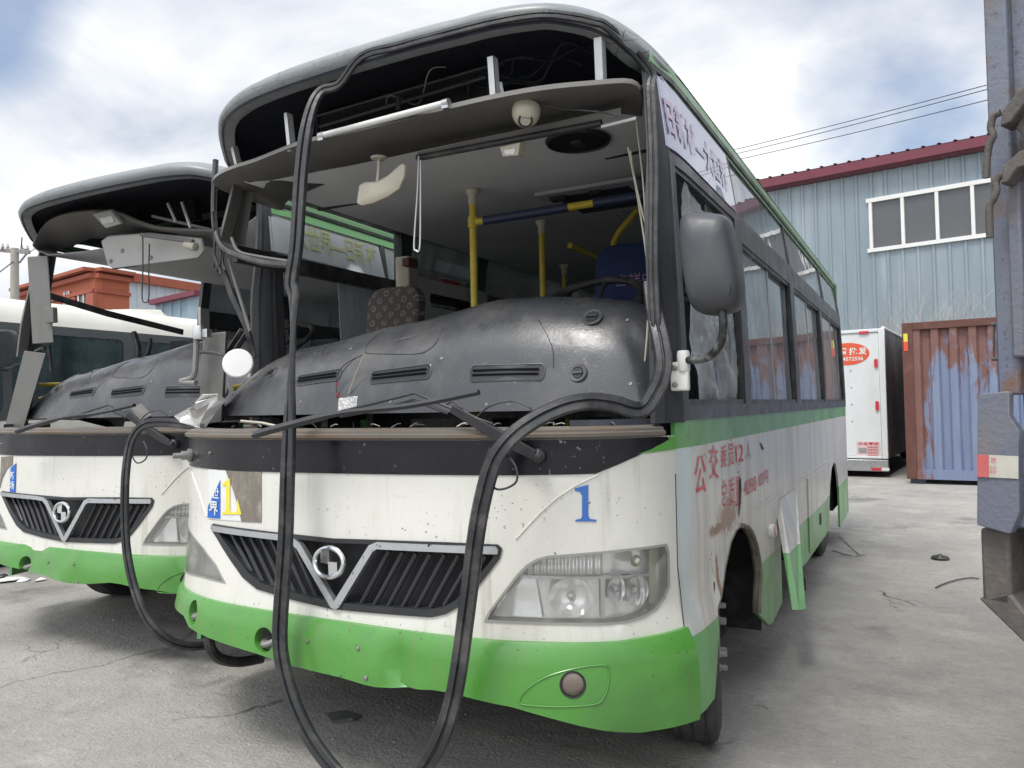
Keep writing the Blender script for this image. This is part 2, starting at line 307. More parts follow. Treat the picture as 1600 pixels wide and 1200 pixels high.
# ------------------------------------------------------------------ mesh helpers
class MB:
    def __init__(s): s.v = []; s.f = []
    def add(s, vs, fs):
        k = len(s.v); s.v += [tuple(p) for p in vs]; s.f += [tuple(i+k for i in f) for f in fs]; return s
    def box(s, a, b, mtx=None):
        (x0, y0, z0), (x1, y1, z1) = a, b
        vs = [Vector(p) for p in ((x0, y0, z0), (x1, y0, z0), (x1, y1, z0), (x0, y1, z0), (x0, y0, z1), (x1, y0, z1), (x1, y1, z1), (x0, y1, z1))]
        if mtx: vs = [mtx @ p for p in vs]
        return s.add(vs, [(0, 3, 2, 1), (4, 5, 6, 7), (0, 1, 5, 4), (1, 2, 6, 5), (2, 3, 7, 6), (3, 0, 4, 7)])
    def hexa(s, q0, q1):        # two quads (front, back) -> solid
        return s.add(list(q0)+list(q1), [(0, 1, 2, 3), (7, 6, 5, 4), (0, 4, 5, 1), (1, 5, 6, 2), (2, 6, 7, 3), (3, 7, 4, 0)])
    def sweep(s, path, prof, ref=Vector((0, 0, 1)), closed=False, caps=True, scale=None):
        path = [Vector(p) for p in path]; n = len(path); m = len(prof); vs = []
        for i, p in enumerate(path):
            a = path[(i-1) % n] if (closed or i > 0) else p; b = path[(i+1) % n] if (closed or i < n-1) else p
            t = (b-a).normalized()
            if i == 0 or ref is not None:
                rr = ref if ref is not None else Vector((0, 0, 1))
                sd_ = t.cross(rr)
                if sd_.length < 1e-3: sd_ = t.cross(Vector((0, 1, 0)))
            else:
                sd_ = sd_ - t*sd_.dot(t)
            sd_.normalize(); u_ = sd_.cross(t).normalized(); k = scale[i] if scale else 1
            vs += [p + sd_*(q[0]*k) + u_*(q[1]*k) for q in prof]
        fs = []
        for i in range(n if closed else n-1):
            for j in range(m):
                a = i*m+j; b = i*m+(j+1) % m; c = ((i+1) % n)*m+(j+1) % m; d = ((i+1) % n)*m+j
                fs.append((a, b, c, d))
        if caps and not closed: fs += [tuple(range(m-1, -1, -1)), tuple((n-1)*m+j for j in range(m))]
        return s.add(vs, fs)
    def tube(s, path, r, seg=10, closed=False, scale=None, ref=None):
        return s.sweep(path, [(r*math.cos(2*math.pi*i/seg), r*math.sin(2*math.pi*i/seg)) for i in range(seg)], ref, closed, True, scale)
    def lathe(s, prof, seg, org=Vector((0, 0, 0)), axis=Vector((0, 0, 1)), ref=Vector((1, 0, 0))):
        axis = axis.normalized(); a = (ref-axis*ref.dot(axis)).normalized(); b = axis.cross(a); vs = []
        for (r_, h) in prof:
            for i in range(seg):
                t = 2*math.pi*i/seg; vs.append(org + axis*h + a*(r_*math.cos(t)) + b*(r_*math.sin(t)))
        fs = [(i*seg+j, i*seg+(j+1) % seg, (i+1)*seg+(j+1) % seg, (i+1)*seg+j) for i in range(len(prof)-1) for j in range(seg)]
        fs += [tuple(range(seg-1, -1, -1)), tuple((len(prof)-1)*seg+j for j in range(seg))]
        return s.add(vs, fs)
    def loft(s, rows, closed=False):
        n = len(rows[0]); vs = [p for r_ in rows for p in r_]; fs = []
        for i in range(len(rows)-1):
            for j in range(n if closed else n-1):
                fs.append((i*n+j, i*n+(j+1) % n, (i+1)*n+(j+1) % n, (i+1)*n+j))
        return s.add(vs, fs)
    def build(s, name, m, parent=None, smooth=True, bevel=0, solid=0, sharp=35):
        me = bpy.data.meshes.new(name); me.from_pydata(s.v, [], s.f); me.validate()
        bm = bmesh.new(); bm.from_mesh(me); bmesh.ops.recalc_face_normals(bm, faces=bm.faces)
        if smooth:
            for f in bm.faces: f.smooth = True
            for e in bm.edges:
                if len(e.link_faces) == 2 and e.calc_face_angle(0) > R(sharp): e.smooth = False
        bm.to_mesh(me); bm.free()
        ob = bpy.data.objects.new(name, me); COL.objects.link(ob)
        ob.data.materials.append(M[m] if isinstance(m, str) else m)
        if parent is not None: ob.parent = parent
        if solid:
            md = ob.modifiers.new('thickness', 'SOLIDIFY'); md.thickness = solid; md.offset = -1
        if bevel:
            md = ob.modifiers.new('bevel', 'BEVEL'); md.width = bevel; md.segments = 2; md.limit_method = 'ANGLE'; md.angle_limit = R(40)
        return ob
def tag(o, label=None, cat=None, group=None, kind=None):
    for k, v in (('label', label), ('category', cat), ('group', group), ('kind', kind)):
        if v: o[k] = v
    return o
def empty(name, loc=(0, 0, 0), rz=0):
    o = bpy.data.objects.new(name, None); COL.objects.link(o); o.location = loc; o.rotation_euler = (0, 0, rz); o.empty_display_size = .2; return o
def cat(P, sub=8, closed=False):        # Catmull-Rom through points
    P = [Vector(p) for p in P]; n = len(P); out = []
    for i in range(n if closed else n-1):
        g = lambda k: P[k % n] if closed else P[max(0, min(n-1, k))]
        p0, p1, p2, p3 = g(i-1), g(i), g(i+1), g(i+2)
        for j in range(sub):
            t = j/sub
            out.append(.5*((2*p1)+(p2-p0)*t+(2*p0-5*p1+4*p2-p3)*t*t+(3*p1-p0-3*p2+p3)*t**3))
    if not closed: out.append(P[-1])
    return out
def lerpt(tab, x):
    if x <= tab[0][0]: return tab[0][1]
    for (a, b), (c, d) in zip(tab, tab[1:]):
        if x <= c: return b+(d-b)*(x-a)/(c-a)
    return tab[-1][1]
def inpoly(p, poly):
    x, y = p[0], p[1]; c = False; j = len(poly)-1
    for i in range(len(poly)):
        xi, yi = poly[i][0], poly[i][1]; xj, yj = poly[j][0], poly[j][1]
        if (yi > y) != (yj > y) and x < (xj-xi)*(y-yi)/(yj-yi)+xi: c = not c
        j = i
    return c
def dens(poly, step):
    out = []
    for i in range(len(poly)):
        a = Vector(poly[i][:2]); b = Vector(poly[(i+1) % len(poly)][:2]); k = max(1, int((b-a).length/step))
        out += [a+(b-a)*t/k for t in range(k)]
    return out
def trimesh2d(outline, holes, step):
    vs = []; es = []
    loops = []
    for lp in [outline]+list(holes):
        q = dens(lp, step); k = len(vs); vs += q; es += [(k+i, k+(i+1) % len(q)) for i in range(len(q))]; loops.append(q)
    xs = [p[0] for p in outline]; ys = [p[1] for p in outline]
    nx = int((max(xs)-min(xs))/step); ny = int((max(ys)-min(ys))/step)
    for i in range(nx+1):
        for j in range(ny+1):
            p = Vector((min(xs)+(i+.5)*step, min(ys)+(j+.5)*step))
            if inpoly(p, outline) and not any(inpoly(p, h) for h in holes): vs.append(p)
    rv, re, rf, a, b, c = delaunay_2d_cdt(vs, es, [], 0, 1e-6)
    fs = []
    for f in rf:
        ce = (rv[f[0]]+rv[f[1]]+rv[f[2]])/3
        if inpoly(ce, outline) and not any(inpoly(ce, h) for h in holes): fs.append(tuple(f))
    return rv, fs
def patch(name, m, outline, holes, S, step=.06, thick=.004, parent=None, off=0., **k):
    rv, fs = trimesh2d(outline, holes, step)
    n = len(rv); top = [S(p[0], p[1], off) for p in rv]; bot = [S(p[0], p[1], off-thick) for p in rv]
    cnt = {}
    for f in fs:
        for i in range(3):
            e = (f[i], f[(i+1) % 3]); cnt[e] = cnt.get(e, 0)+1
    F = [f for f in fs]+[(f[2]+n, f[1]+n, f[0]+n) for f in fs]
    for (a, b) in cnt:
        if (b, a) not in cnt: F.append((b, a, a+n, b+n))
    mb = MB(); mb.add(top+bot, F)
    return mb.build(name, m, parent, sharp=k.get('sharp', 50))
def rect(a, b, c, d): return [(a, b), (c, b), (c, d), (a, d)]
def rrect(a, b, c, d, r_, k=4):
    out = []
    for (cx, cy, t0) in ((c-r_, d-r_, 0), (a+r_, d-r_, 90), (a+r_, b+r_, 180), (c-r_, b+r_, 270)):
        for i in range(k+1):
            t = R(t0+90*i/k); out.append((cx+r_*math.cos(t), cy+r_*math.sin(t)))
    return out
def ell(cx, cy, rx, ry, k=24): return [(cx+rx*math.cos(2*math.pi*i/k), cy+ry*math.sin(2*math.pi*i/k)) for i in range(k)]
TXT = {}
def text2d(body, bold=0.0):
    if (body, bold) in TXT: return TXT[(body, bold)]
    cu = bpy.data.curves.new('lettering', 'FONT'); cu.body = body; cu.size = 1; cu.offset = bold; cu.resolution_u = 3
    ob = bpy.data.objects.new('lettering', cu); COL.objects.link(ob)
    bpy.context.view_layer.update()
    dg = bpy.context.evaluated_depsgraph_get(); me = ob.evaluated_get(dg).to_mesh()
    vs = [(v.co.x, v.co.y) for v in me.vertices]; fs = [tuple(p.vertices) for p in me.polygons]
    ob.evaluated_get(dg).to_mesh_clear()
    bpy.data.objects.remove(ob); bpy.data.curves.remove(cu)
    xs = [v[0] for v in vs]; ys = [v[1] for v in vs]
    x0, x1, y0, y1 = min(xs), max(xs), min(ys), max(ys)
    vs = [((a-x0)/(x1-x0), (b-y0)/(y1-y0)) for a, b in vs]
    TXT[(body, bold)] = (vs, fs); return vs, fs
def text(name, body, m, fn, parent, bold=0.0):      # fn(u, v) with u, v in 0..1 -> point
    vs, fs = text2d(body, bold); mb = MB(); mb.add([fn(a, b) for a, b in vs], fs)
    return mb.build(name, m, parent, smooth=False)
def quadfn(a, b, c, d):     # bilinear: a lower-left, b lower-right, c upper-right, d upper-left
    a, b, c, d = map(Vector, (a, b, c, d))
    return lambda u, v: (a*(1-u)+b*u)*(1-v)+(d*(1-u)+c*u)*v
M['sill'] = mat('stained_sill_metal', (.16, .145, .125), .5, dirt=(.24, .13, .06), damt=.8, dscale=4, dvec=(.6, 3, 12), var=.3)
M['lamprim'] = mat('grey_lamp_rim', (.28, .28, .26), .4)
M['lampcream'] = mat('yellowed_lamp_plastic', (.42, .40, .32), .35)
M['foglens'] = mat('dusty_fog_lens', (.17, .135, .11), .35, dirt=(.26, .22, .19), damt=.7, dscale=20, coat=.5)
M['bluesticker'] = mat('blue_sticker', (.01, .12, .50), .4)
M['sideglass'] = glassmat('side_window_glass', (.80, .85, .87), haze=.50, hazecol=(.58, .62, .65))
M['hazyglass'] = glassmat('dusty_door_glass', (.85, .88, .88), haze=.30, hazecol=(.42, .45, .46))
M['skyglass'] = glassmat('sky_bright_glass', (.8, .85, .85), haze=1.0, hazecol=(.85, .88, .88))  # pale haze stands in for sky reflection on the far bus's upper panes
M['litgreen'] = mat('lit_green_roof_edge', (.26, .62, .24), .4)  # lit copy of the roof edge green, brightness put into the colour
M['sash'] = mat('grey_sash_metal', (.30, .31, .32), .4)
M['paleg'] = mat('pale_green_gutter', (.22, .44, .20), .4, coat=.3)
M['film2'] = mat('faded_white_film', (.62, .66, .66), .4, dirt=(.5, .54, .55), damt=.5, dscale=4)
M['fender'] = mat('dirty_wheel_arch_edge', (.17, .15, .12), .7, dirt=(.3, .28, .22), damt=.6, dscale=20, bmp=.4)
M['roof'] = mat('pale_roof_paint', (.45, .52, .45), .5, dirt=(.2, .22, .2), damt=.5)
M['dashtext'] = mat('grey_moulded_lettering', (.16, .16, .165), .5)
M['blackscreen'] = mat('dark_display_glass', (.03, .032, .036), .2, coat=.5)
M['tubewhite'] = mat('unlit_fluorescent_tube', (.70, .70, .68), .25)
M['cloth'] = mat('crumpled_white_sheet', (.72, .72, .70), .6, dirt=(.4, .38, .35), damt=.3, bmp=.3, bscale=20)
M['mirrorback'] = mat('charcoal_mirror_housing', (.055, .057, .065), .48, dirt=(.11, .11, .11), damt=.3)
M['speaker'] = meshmat()
M['red2'] = mat('dark_red_switch', (.12, .04, .035), .5)
M['armchip'] = mat('chipped_black_arm', (.02, .02, .022), .4, dirt=(.45, .45, .45), damt=1.0, dscale=14, var=.3)
M['pinklens'] = mat('faded_red_lens', (.50, .22, .20), .35, coat=.4)
M['textgrey'] = mat('worn_grey_lettering', (.30, .29, .32), .5)
M['foil'] = mat('crumpled_foil', (.55, .54, .52), .3, .6, dirt=(.15, .15, .15), damt=.7, dscale=40, bmp=1, bscale=50)
M['lidgrey'] = mat('light_grey_plastic', (.42, .42, .40), .5, dirt=(.25, .24, .22), damt=.4)
M['pinknotice'] = mat('pink_notice_paper', (.66, .50, .50), .6)
M['rustred'] = mat('rust_brown_steel', (.115, .045, .035), .65, dirt=(.22, .10, .07), damt=.6, dscale=5, var=.2)
M['redtape'] = mat('orange_red_tape', (.75, .09, .05), .4)
M['twig'] = mat('pale_twig', (.42, .40, .38), .8)
def rustblue():
    m, nt, b = nodes('blue_paint_with_rust')
    tc = N(nt, 'ShaderNodeTexCoord'); sp = N(nt, 'ShaderNodeSeparateXYZ'); nt.links.new(tc.outputs['Object'], sp.inputs[0])
    n1 = mth(nt, 'ADD', mth(nt, 'MULTIPLY', noise_(nt, 2.4, 9, .72, (2.0, .6, .45), dist=.7), .8), mth(nt, 'MULTIPLY', noise_(nt, 1.1, 3, off=(2, 0, 5)), .2))
    hgt = rng(nt, sp.outputs[2], .7, 2.3, -.20, .11)
    lf = rng(nt, sp.outputs[0], .15, .45, .35, 0)
    f = rng(nt, mth(nt, 'ADD', mth(nt, 'ADD', n1, hgt), lf), .50, .56)
    rust = mixc(nt, noise_(nt, 6, 6, .7), (.13, .055, .045), (.27, .14, .12))
    blue = mixc(nt, noise_(nt, 3, 6, .6, (3, 1, .3)), (.13, .18, .33), (.24, .28, .38))
    blue = mixc(nt, mth(nt, 'MULTIPLY', rng(nt, noise_(nt, 5, 7, .7, (3, 1, .2), off=(4, 0, 0)), .5, .7), .6, clamp=True), blue, (.30, .31, .33))
    c = mixc(nt, f, blue, rust); nt.links.new(c, b.inputs['Base Color']); b.inputs['Roughness'].default_value = .55
    bump(nt, b, noise_(nt, 20, 5), .2, .01); return m
def orangebrick(name, col, mort):
    m, nt, b = nodes(name); tc = N(nt, 'ShaderNodeTexCoord'); c = mixc(nt, noise_(nt, .6, 6), col, tuple(x*.8 for x in col))
    nt.links.new(c, b.inputs['Base Color']); b.inputs['Roughness'].default_value = .8; return m
M['orangew'] = orangebrick('orange_red_render', (.46, .135, .07), None)
M['orangetrim'] = orangebrick('darker_red_cornice', (.36, .10, .06), None)
M['whitesheet'] = mat('white_ribbed_sheet', (.50, .56, .60), .5, dirt=(.35, .40, .44), damt=.5, dvec=(1, 1, .2))
M['bluesheet2'] = mat('blue_ribbed_sheet', (.22, .30, .36), .5, dirt=(.3, .36, .4), damt=.4)
M['concrete'] = mat('concrete_pole', (.36, .34, .30), .8, dirt=(.2, .19, .17), damt=.4)
M['coachwhite'] = mat('cream_coach_paint', (.64, .62, .56), .45, dirt=(.40, .38, .33), damt=.4, dscale=2, dvec=(1, 1, .4), coat=.2)
M['coachtrim'] = mat('grey_coach_window_band', (.09, .095, .10), .4)
M['coachglass'] = glassmat('tinted_coach_glass', (.34, .44, .46), haze=.4, hazecol=(.22, .32, .36))
M['curtain'] = mat('grey_green_curtain', (.16, .24, .22), .8)
def peeled():
    m, nt, b = nodes('peeling_blue_grey_steel')
    n1 = noise_(nt, 3, 8, .7, (1, 1, .5)); n2 = noise_(nt, 14, 7, .75)
    c = mixc(nt, noise_(nt, 1.2, 5), (.115, .135, .19), (.185, .20, .235))
    c = mixc(nt, rng(nt, noise_(nt, 2, 6, .6, (1, 1, .3), off=(3, 3, 3)), .52, .68, 0, .7), c, (.07, .09, .22))
    c = mixc(nt, rng(nt, n1, .52, .66, 0, .85), c, (.15, .135, .125))
    c = mixc(nt, mth(nt, 'MULTIPLY', rng(nt, noise_(nt, 6, 7, .7, off=(7, 1, 2)), .53, .62), .85, clamp=True), c, (.17, .095, .055))
    c = mixc(nt, mth(nt, 'MULTIPLY', rng(nt, noise_(nt, 45, 6, .8, off=(1, 1, 2)), .56, .62), .7, clamp=True), c, (.06, .055, .05))
    nt.links.new(c, b.inputs['Base Color']); b.inputs['Roughness'].default_value = .55; bump(nt, b, mth(nt, 'ADD', mth(nt, 'MULTIPLY', n1, .4), noise_(nt, 40, 6, .7)), .45, .006); return m
M['peeled'] = peeled()
M['muddy'] = mat('muddy_brown_grey_steel', (.085, .076, .070), .6, dirt=(.17, .14, .12), damt=.7, dscale=14, bmp=.4, bscale=60, var=.25)
M['sticker3'] = mat('dirty_white_reflector', (.50, .48, .42), .4, dirt=(.35, .30, .25), damt=.6, dscale=30)
M['sticker3r'] = mat('faded_red_reflector', (.50, .10, .10), .4, dirt=(.35, .2, .2), damt=.5, dscale=30)
# ------------------------------------------------------------------ bus body surface: s runs round the plan outline, z up
_pl = cat([(0, 0, 0), (.35, .008, 0), (.6, .035, 0), (.8, .1, 0), (.93, .18, 0), (1.02, .28, 0), (1.07, .38, 0), (1.093, .5, 0), (1.1, .65, 0)], 14)
PLN = []; acc = 0
for i, p in enumerate(_pl):
    if i: acc += (p-_pl[i-1]).length
    a = _pl[max(0, i-1)]; b = _pl[min(len(_pl)-1, i+1)]; t = (b-a).normalized()
    if i == 0: t = Vector((1, 0, 0))
    PLN.append((acc, p.x, p.y, t.y, -t.x))
SEND = PLN[-1][0]
def plan(a):
    if a >= SEND: return 1.1, .65+a-SEND, 1., 0.
    lo, hi = 0, len(PLN)-1
    while hi-lo > 1:
        m_ = (lo+hi)//2
        if PLN[m_][0] <= a: lo = m_
        else: hi = m_
    A, Bq = PLN[lo], PLN[hi]; t = (a-A[0])/(Bq[0]-A[0]+1e-9)
    return tuple(A[k]+(Bq[k]-A[k])*t for k in (1, 2, 3, 4))
def SY(y):              # s of a depth y along the side
    if y >= .65: return SEND+y-.65
    lo, hi = 0, SEND
    for _ in range(30):
        m_ = (lo+hi)/2
        if plan(m_)[1] < y: lo = m_
        else: hi = m_
    return lo
OZ = [(.1, .0), (.5, .015), (.82, .045), (1.18, .055), (2.4, .15)]
def wid(z): return 1.1-.045*(max(0, z-1.3)/1.08)**1.3-.09*max(0, z-2.05)
def B(s, z, off=0.):
    a = abs(s); x, y, nx, ny = plan(a); g = 1 if s >= 0 else -1
    y += lerpt(OZ, z)*max(0, min(1, (1.9-a)/.7 if g < 0 else (1.4-a)/.9))
    if g < 0 and z > 1.3: x *= 1-.026*(z-1.3)/1.1
    x += .032*max(0, min(1, (.64-z)/.14))*max(0, min(1, (a-1.05)/.2))*max(0, min(1, (2.0-a)/.3))
    return Vector((g*(x*wid(z)/1.1+nx*off), y+ny*off, z))
def hit(u, v, S=B, g=None):
    if g is None:
        P = Y(u, v, .1); g = (P.x, P.z) if u < 1055 else None
        if g is None: P = X(u, v, 1.1); g = (SY(max(.4, P.y)), P.z)
    s, z = g
    for _ in range(14):
        p = PJ(S(s, z)); a = PJ(S(s+1e-4, z)); b = PJ(S(s, z+1e-4))
        j = ((a[0]-p[0])/1e-4, (b[0]-p[0])/1e-4, (a[1]-p[1])/1e-4, (b[1]-p[1])/1e-4)
        d = j[0]*j[3]-j[1]*j[2]
        if abs(d) < 1e-9: break
        e = (u-p[0], v-p[1])
        s += max(-.3, min(.3, (e[0]*j[3]-e[1]*j[1])/d)); z += max(-.3, min(.3, (-e[0]*j[2]+e[1]*j[0])/d))
    return (s, z)
def HS(pts, S=B): return [hit(u, v, S) for u, v in pts]
def mir(pts): return [(-s, z) for s, z in reversed(pts)]
SSEAM = SY(.40)
def bumpS(dent):
    def S(s, z, off=0.):
        o = .022+.014*math.sin(max(0, min(1, (z-.2)/.35))*math.pi)
        o += -.035*max(0, 1-abs(z-.555)/.02)*.3
        if dent == 1:
            o -= .036*math.exp(-((s-.31)/.035)**2-((z-.43)/.09)**2); o += .006*mnoise.noise(Vector((s*5, z*6, 2))); o += .012*math.exp(-((s-.20)/.08)**2)
        else:
            o += .03*mnoise.noise(Vector((s*2.6, z*2.2, 3.1)))+.012*mnoise.noise(Vector((s*9, z*7, 1)))
        return B(s, z, off+o)
    return S

BAND = HS([(400, 950), (434, 960), (500, 970), (644, 988), (700, 997), (800, 1003), (887, 1006), (1012, 995)])
GR = [(334, 818), (437, 832), (520, 841), (612, 844), (700, 847), (778, 850.5), (785, 857), (781, 873), (744, 920), (719, 947), (697, 959), (675, 964), (581, 957), (519, 951), (456, 936), (403, 920), (381, 902), (356, 866), (341, 841), (331, 825)]
HL = [(757, 969.5), (763, 956), (808, 897), (823, 882), (838, 873), (856, 868), (919, 863), (980, 857), (1041, 849), (1045, 862), (1046, 915), (1039, 934), (1025, 953), (1006, 965), (981, 973), (950, 976), (887, 976), (757, 971)]
BUMPBOT = [(272, 905), (277, 930), (287, 962), (295, 980), (327, 997), (400, 1021), (428, 1031), (450, 1039), (550, 1064), (612, 1075), (675, 1078), (706, 1083), (800, 1105), (870, 1125), (944, 1142), (1000, 1145), (1050, 1137)]

def dashS(tab):
    def D(x, t, off=0.):
        zc = lerpt(tab, x); f = plan(min(1.09, abs(x)))[1]*.45
        e = max(0, abs(x)-.85)*.6
        h = zc-1.235; yb = .34+f
        cp = [(yb+.0, 1.235), (yb+.035, 1.235+h*.30), (yb+.085, 1.235+h*.60), (yb+.19, 1.235+h*.88), (yb+.36, zc), (yb+.56, zc-.03), (yb+.70, zc-.14), (yb+.72, 1.2)]
        k = max(0, min(.9999, t))*(len(cp)-1); i = int(k); q = k-i
        g = lambda n: Vector(cp[max(0, min(len(cp)-1, n))])
        p0, p1, p2, p3 = g(i-1), g(i), g(i+1), g(i+2)
        P = .5*((2*p1)+(p2-p0)*q+(2*p0-5*p1+4*p2-p3)*q*q+(3*p1-p0-3*p2+p3)*q**3)
        Tn = (g(i+1)-g(i)); n = Vector((-Tn[1], Tn[0])).normalized() if Tn.length else Vector((-1, 0))
        return Vector((x, P[0]+n[0]*off, P[1]+n[1]*off))
    return D
DT = [(-1.03, 1.27), (-1.0, 1.36), (-.93, 1.45), (-.82, 1.50), (-.7, 1.535), (-.45, 1.56), (-.22, 1.60), (0, 1.62), (.17, 1.65), (.30, 1.675), (.5, 1.672), (.72, 1.65), (.86, 1.625), (.92, 1.58), (.965, 1.48), (.985, 1.27)]
DASH = dashS(DT)

def rail_z(x): return 2.375+.20*max(0, 1-abs(x/1.056)**(6 if x > 0 else 3.4))**.75
RT = [(0, 2.475), (.5, 2.480), (.84, 2.472), (1.0, 2.445), (1.08, 2.422), (1.13, 2.39), (1.2, 2.368), (1.6, 2.36)]

_pi = [hit(1019, 620)[0], hit(1010, 350)[0], hit(1006, 100)[0]]
def postin(z): return lerpt([(1.25, _pi[0]), (1.83, _pi[1]), (2.35, _pi[2])], z)
def bus(root, near):
    P = root
    # ---- front panel with real openings for grille and headlamps
    gr = HS(GR); hl = HS(HL); ml_ = mir(HS([(980, 857), (1041, 849), (1045, 862), (1046, 915), (1039, 934), (1025, 953), (1006, 965), (981, 973)]))
    hlm = HS([(353, 911), (338, 882), (318, 855), (302, 835)])[::-1]+[HS([(353, 911)])[0]]; hlm = HS([(353, 911), (338, 882), (318, 855), (302, 836)])+ml_[::-1]+HS([(318, 902)])
    o_ = [(-SSEAM, .53), (SSEAM, .53), (SSEAM, 1.15), (-SSEAM, 1.15)]
    patch('front_panel', 'white', o_, [gr, hl, hlm], B, .045, .02, P)
    # black band across the cowl, green wedge at its right end
    bb = HS([(930, 740), (1044, 671)]); zb = 1.036
    ob = [(-bb[0][0], zb), (-.45, 1.033), (.2, 1.038), bb[0], (bb[1][0], 1.14), (bb[1][0]-.01, 1.148), (-bb[1][0]+.01, 1.148), (-bb[1][0], 1.14)]
    patch('black_band', 'black', ob, [], B, .06, .003, P, .004)
    wd = HS([(996, 709)]); e = [(wd[0][0], 1.100), (SSEAM, 1.108), (SSEAM, 1.148), (bb[1][0]+.004, 1.148), (bb[1][0]+.002, 1.138)]
    patch('green_wedge', 'green', e, [], B, .05, .003, P, .004)
    patch('green_wedge', 'green', mir(e), [], B, .05, .003, P, .004)
    # windscreen sill: stained ledge below the missing glass
    m = MB(); rows = []
    for off, z in ((.008, 1.150), (.020, 1.156), (.022, 1.166), (.012, 1.170), (.012, 1.178), (-.02, 1.186), (-.08, 1.186), (-.085, 1.17)):
        rows.append([B(-1.16+2.32*i/60, z, off) for i in range(61)])
    m.loft(rows).build('windscreen_sill', M['sill'], P)
    for g in (-1, 1):
        m = MB(); m.tube([B(g*s, z, .0015) for s, z in HS([(934, 742), (900, 758), (870, 778), (844, 801), (806, 842)])], .003, 6)
        m.build('panel_crease', 'white', P)
    # ---- grille
    c = gr; fr = patch('grille', 'mesh', gr, [], B, .05, .004, P, -.045)
    inner = []
    cx = sum(p[0] for p in gr)/len(gr); cz = sum(p[1] for p in gr)/len(gr)
    inn = HS([(340, 826), (437, 839), (520, 848), (612, 851), (700, 854), (770, 857), (774, 862), (770, 873), (736, 914), (712, 938), (694, 948), (675, 952), (581, 946), (523, 940), (462, 926), (410, 911), (389, 893), (364, 861), (349, 840)])
    patch('surround', 'blackplastic', gr, [inn], B, .04, .05, fr, .006)
    ribs = []
    for tx, ty, bx, by in [(357, 836, 388, 895), (372, 839, 406, 912), (387, 841, 424, 920), (403, 843, 441, 928), (419, 845, 458, 933), (436, 847, 476, 937), (453, 850, 492, 940), (470, 852, 508, 943), (604, 862, 560, 945), (626, 864, 580, 948), (647, 866, 602, 950), (669, 867, 624, 952), (692, 868, 647, 952), (714, 869, 669, 951), (736, 870, 691, 948), (757, 871, 718, 930)]:
        a, b = HS([(tx, ty), (bx, by)])
        m = MB(); m.tube([B(a[0]+(b[0]-a[0])*t, a[1]+(b[1]-a[1])*t, -.016) for t in (0, .33, .66, 1)], .0085, 8)
        m.build('rib', 'blackplastic', fr)
    V = [(334, 820), (437, 834), (458, 838), (473, 848), (526, 938), (580, 851), (592, 846), (700, 851), (776, 853), (780, 858), (779, 865), (700, 862), (592, 857), (586, 861), (534, 947), (528, 951), (521, 948), (468, 857), (458, 847), (437, 843), (336, 829)]
    patch('chrome_bar', 'silver', HS(V), [], B, .04, .02, fr, .014)
    vi = HS([(466, 843), (482, 848), (527, 925), (574, 852), (584, 848)])
    lc = hit(521, 877)
    m = MB(); m.tube([B(lc[0]+.0615*math.cos(t), lc[1]+.0475*math.sin(t), .022) for t in [2*math.pi*i/32 for i in range(32)]], .0085, 8, closed=True)
    lg = m.build('emblem', 'chrome', fr)
    q = lambda pts: patch('emblem_bar', 'chrome', HS(pts), [], B, .03, .02, lg, .022)
    q([(508, 856), (521, 857), (521, 880), (508, 877)]); q([(519.5, 876), (533, 877), (534, 901), (520.5, 900)])
    # ---- headlamps
    for g, H in ((1, hl), (-1, hlm)):
        hb = patch('headlight', 'refl', H, [], B, .05, .004, P, -.045)
        cs, cz = sum(p[0] for p in H)/len(H), sum(p[1] for p in H)/len(H)
        shr = lambda k: [(cs+(p[0]-cs)*k, cz+(p[1]-cz)*(k-.03)) for p in H]
        patch('lamp_rim', 'lamprim', H, [shr(.965)], B, .04, .045, hb, .003)
        W_ = lambda pts, H=H, g=g: (HS(pts) if g > 0 else mir(HS(pts)))
        patch('lamp_reflector', 'reflplain', W_([(766, 964), (812, 903), (834, 903), (846, 969)]), [], lambda s, z, o=0: B(s, z, o-.02-.08*max(0, (z-.60))), .03, .004, hb, -.01)
        patch('turn_reflector', 'reflfine', W_([(818, 893), (838, 878), (860, 872), (946, 866), (946, 900), (820, 900)]), [], B, .04, .004, hb, -.03)
        patch('side_reflector', 'refl', W_([(950, 866), (1018, 860), (1018, 896), (950, 900)]), [], B, .04, .004, hb, -.05)
        patch('outer_rim_strip', 'lampcream', W_([(1021, 858), (1038, 855), (1040, 925), (1026, 945), (1021, 945)]), [], B, .04, .004, hb, -.02)
        patch('divider', 'silver', W_([(815, 900), (945, 902), (1018, 897), (1018, 901), (948, 906), (946, 968), (941, 968), (940, 906), (812, 905)]), [], B, .03, .02, hb, -.012)
        for (u, v, r1, r2, dp, mt) in ((893, 935, .068, .058, .05, 'refl'), (998, 924, .042, .045, .04, 'reflfine'), (965, 922, .030, .040, .03, 'reflfine'), (996, 877, .020, .018, .02, 'lampcream')):
            s0, z0 = hit(u, v); s0 *= g
            m = MB(); rows = []
            for k in range(7):
                a = k/6; rr_ = max(.02, a)
                rows.append([B(s0+r1*rr_*math.cos(t), z0+r2*rr_*math.sin(t), -.008-dp*.7*(1-a*a)) for t in [2*math.pi*i/28 for i in range(28)]])
            m.loft(rows, True); bowl = m.build('bowl', mt, hb)
            m = MB(); ax = (B(s0, z0, 1)-B(s0, z0, 0)).normalized()
            m.lathe([(.002, 0), (.011, .004), (.013, .018), (.009, .026), (.001, .030)], 16, B(s0, z0, -.010-dp*.7), ax); m.build('bulb', 'silver' if mt != 'lampcream' else 'lampcream', bowl)
        patch('lamp_lens', 'lens', shr(.97), [], B, .03, .003, hb, .002)
    # ---- bumper
    S = bumpS(1 if near else 2)
    bot = HS(BUMPBOT, S)
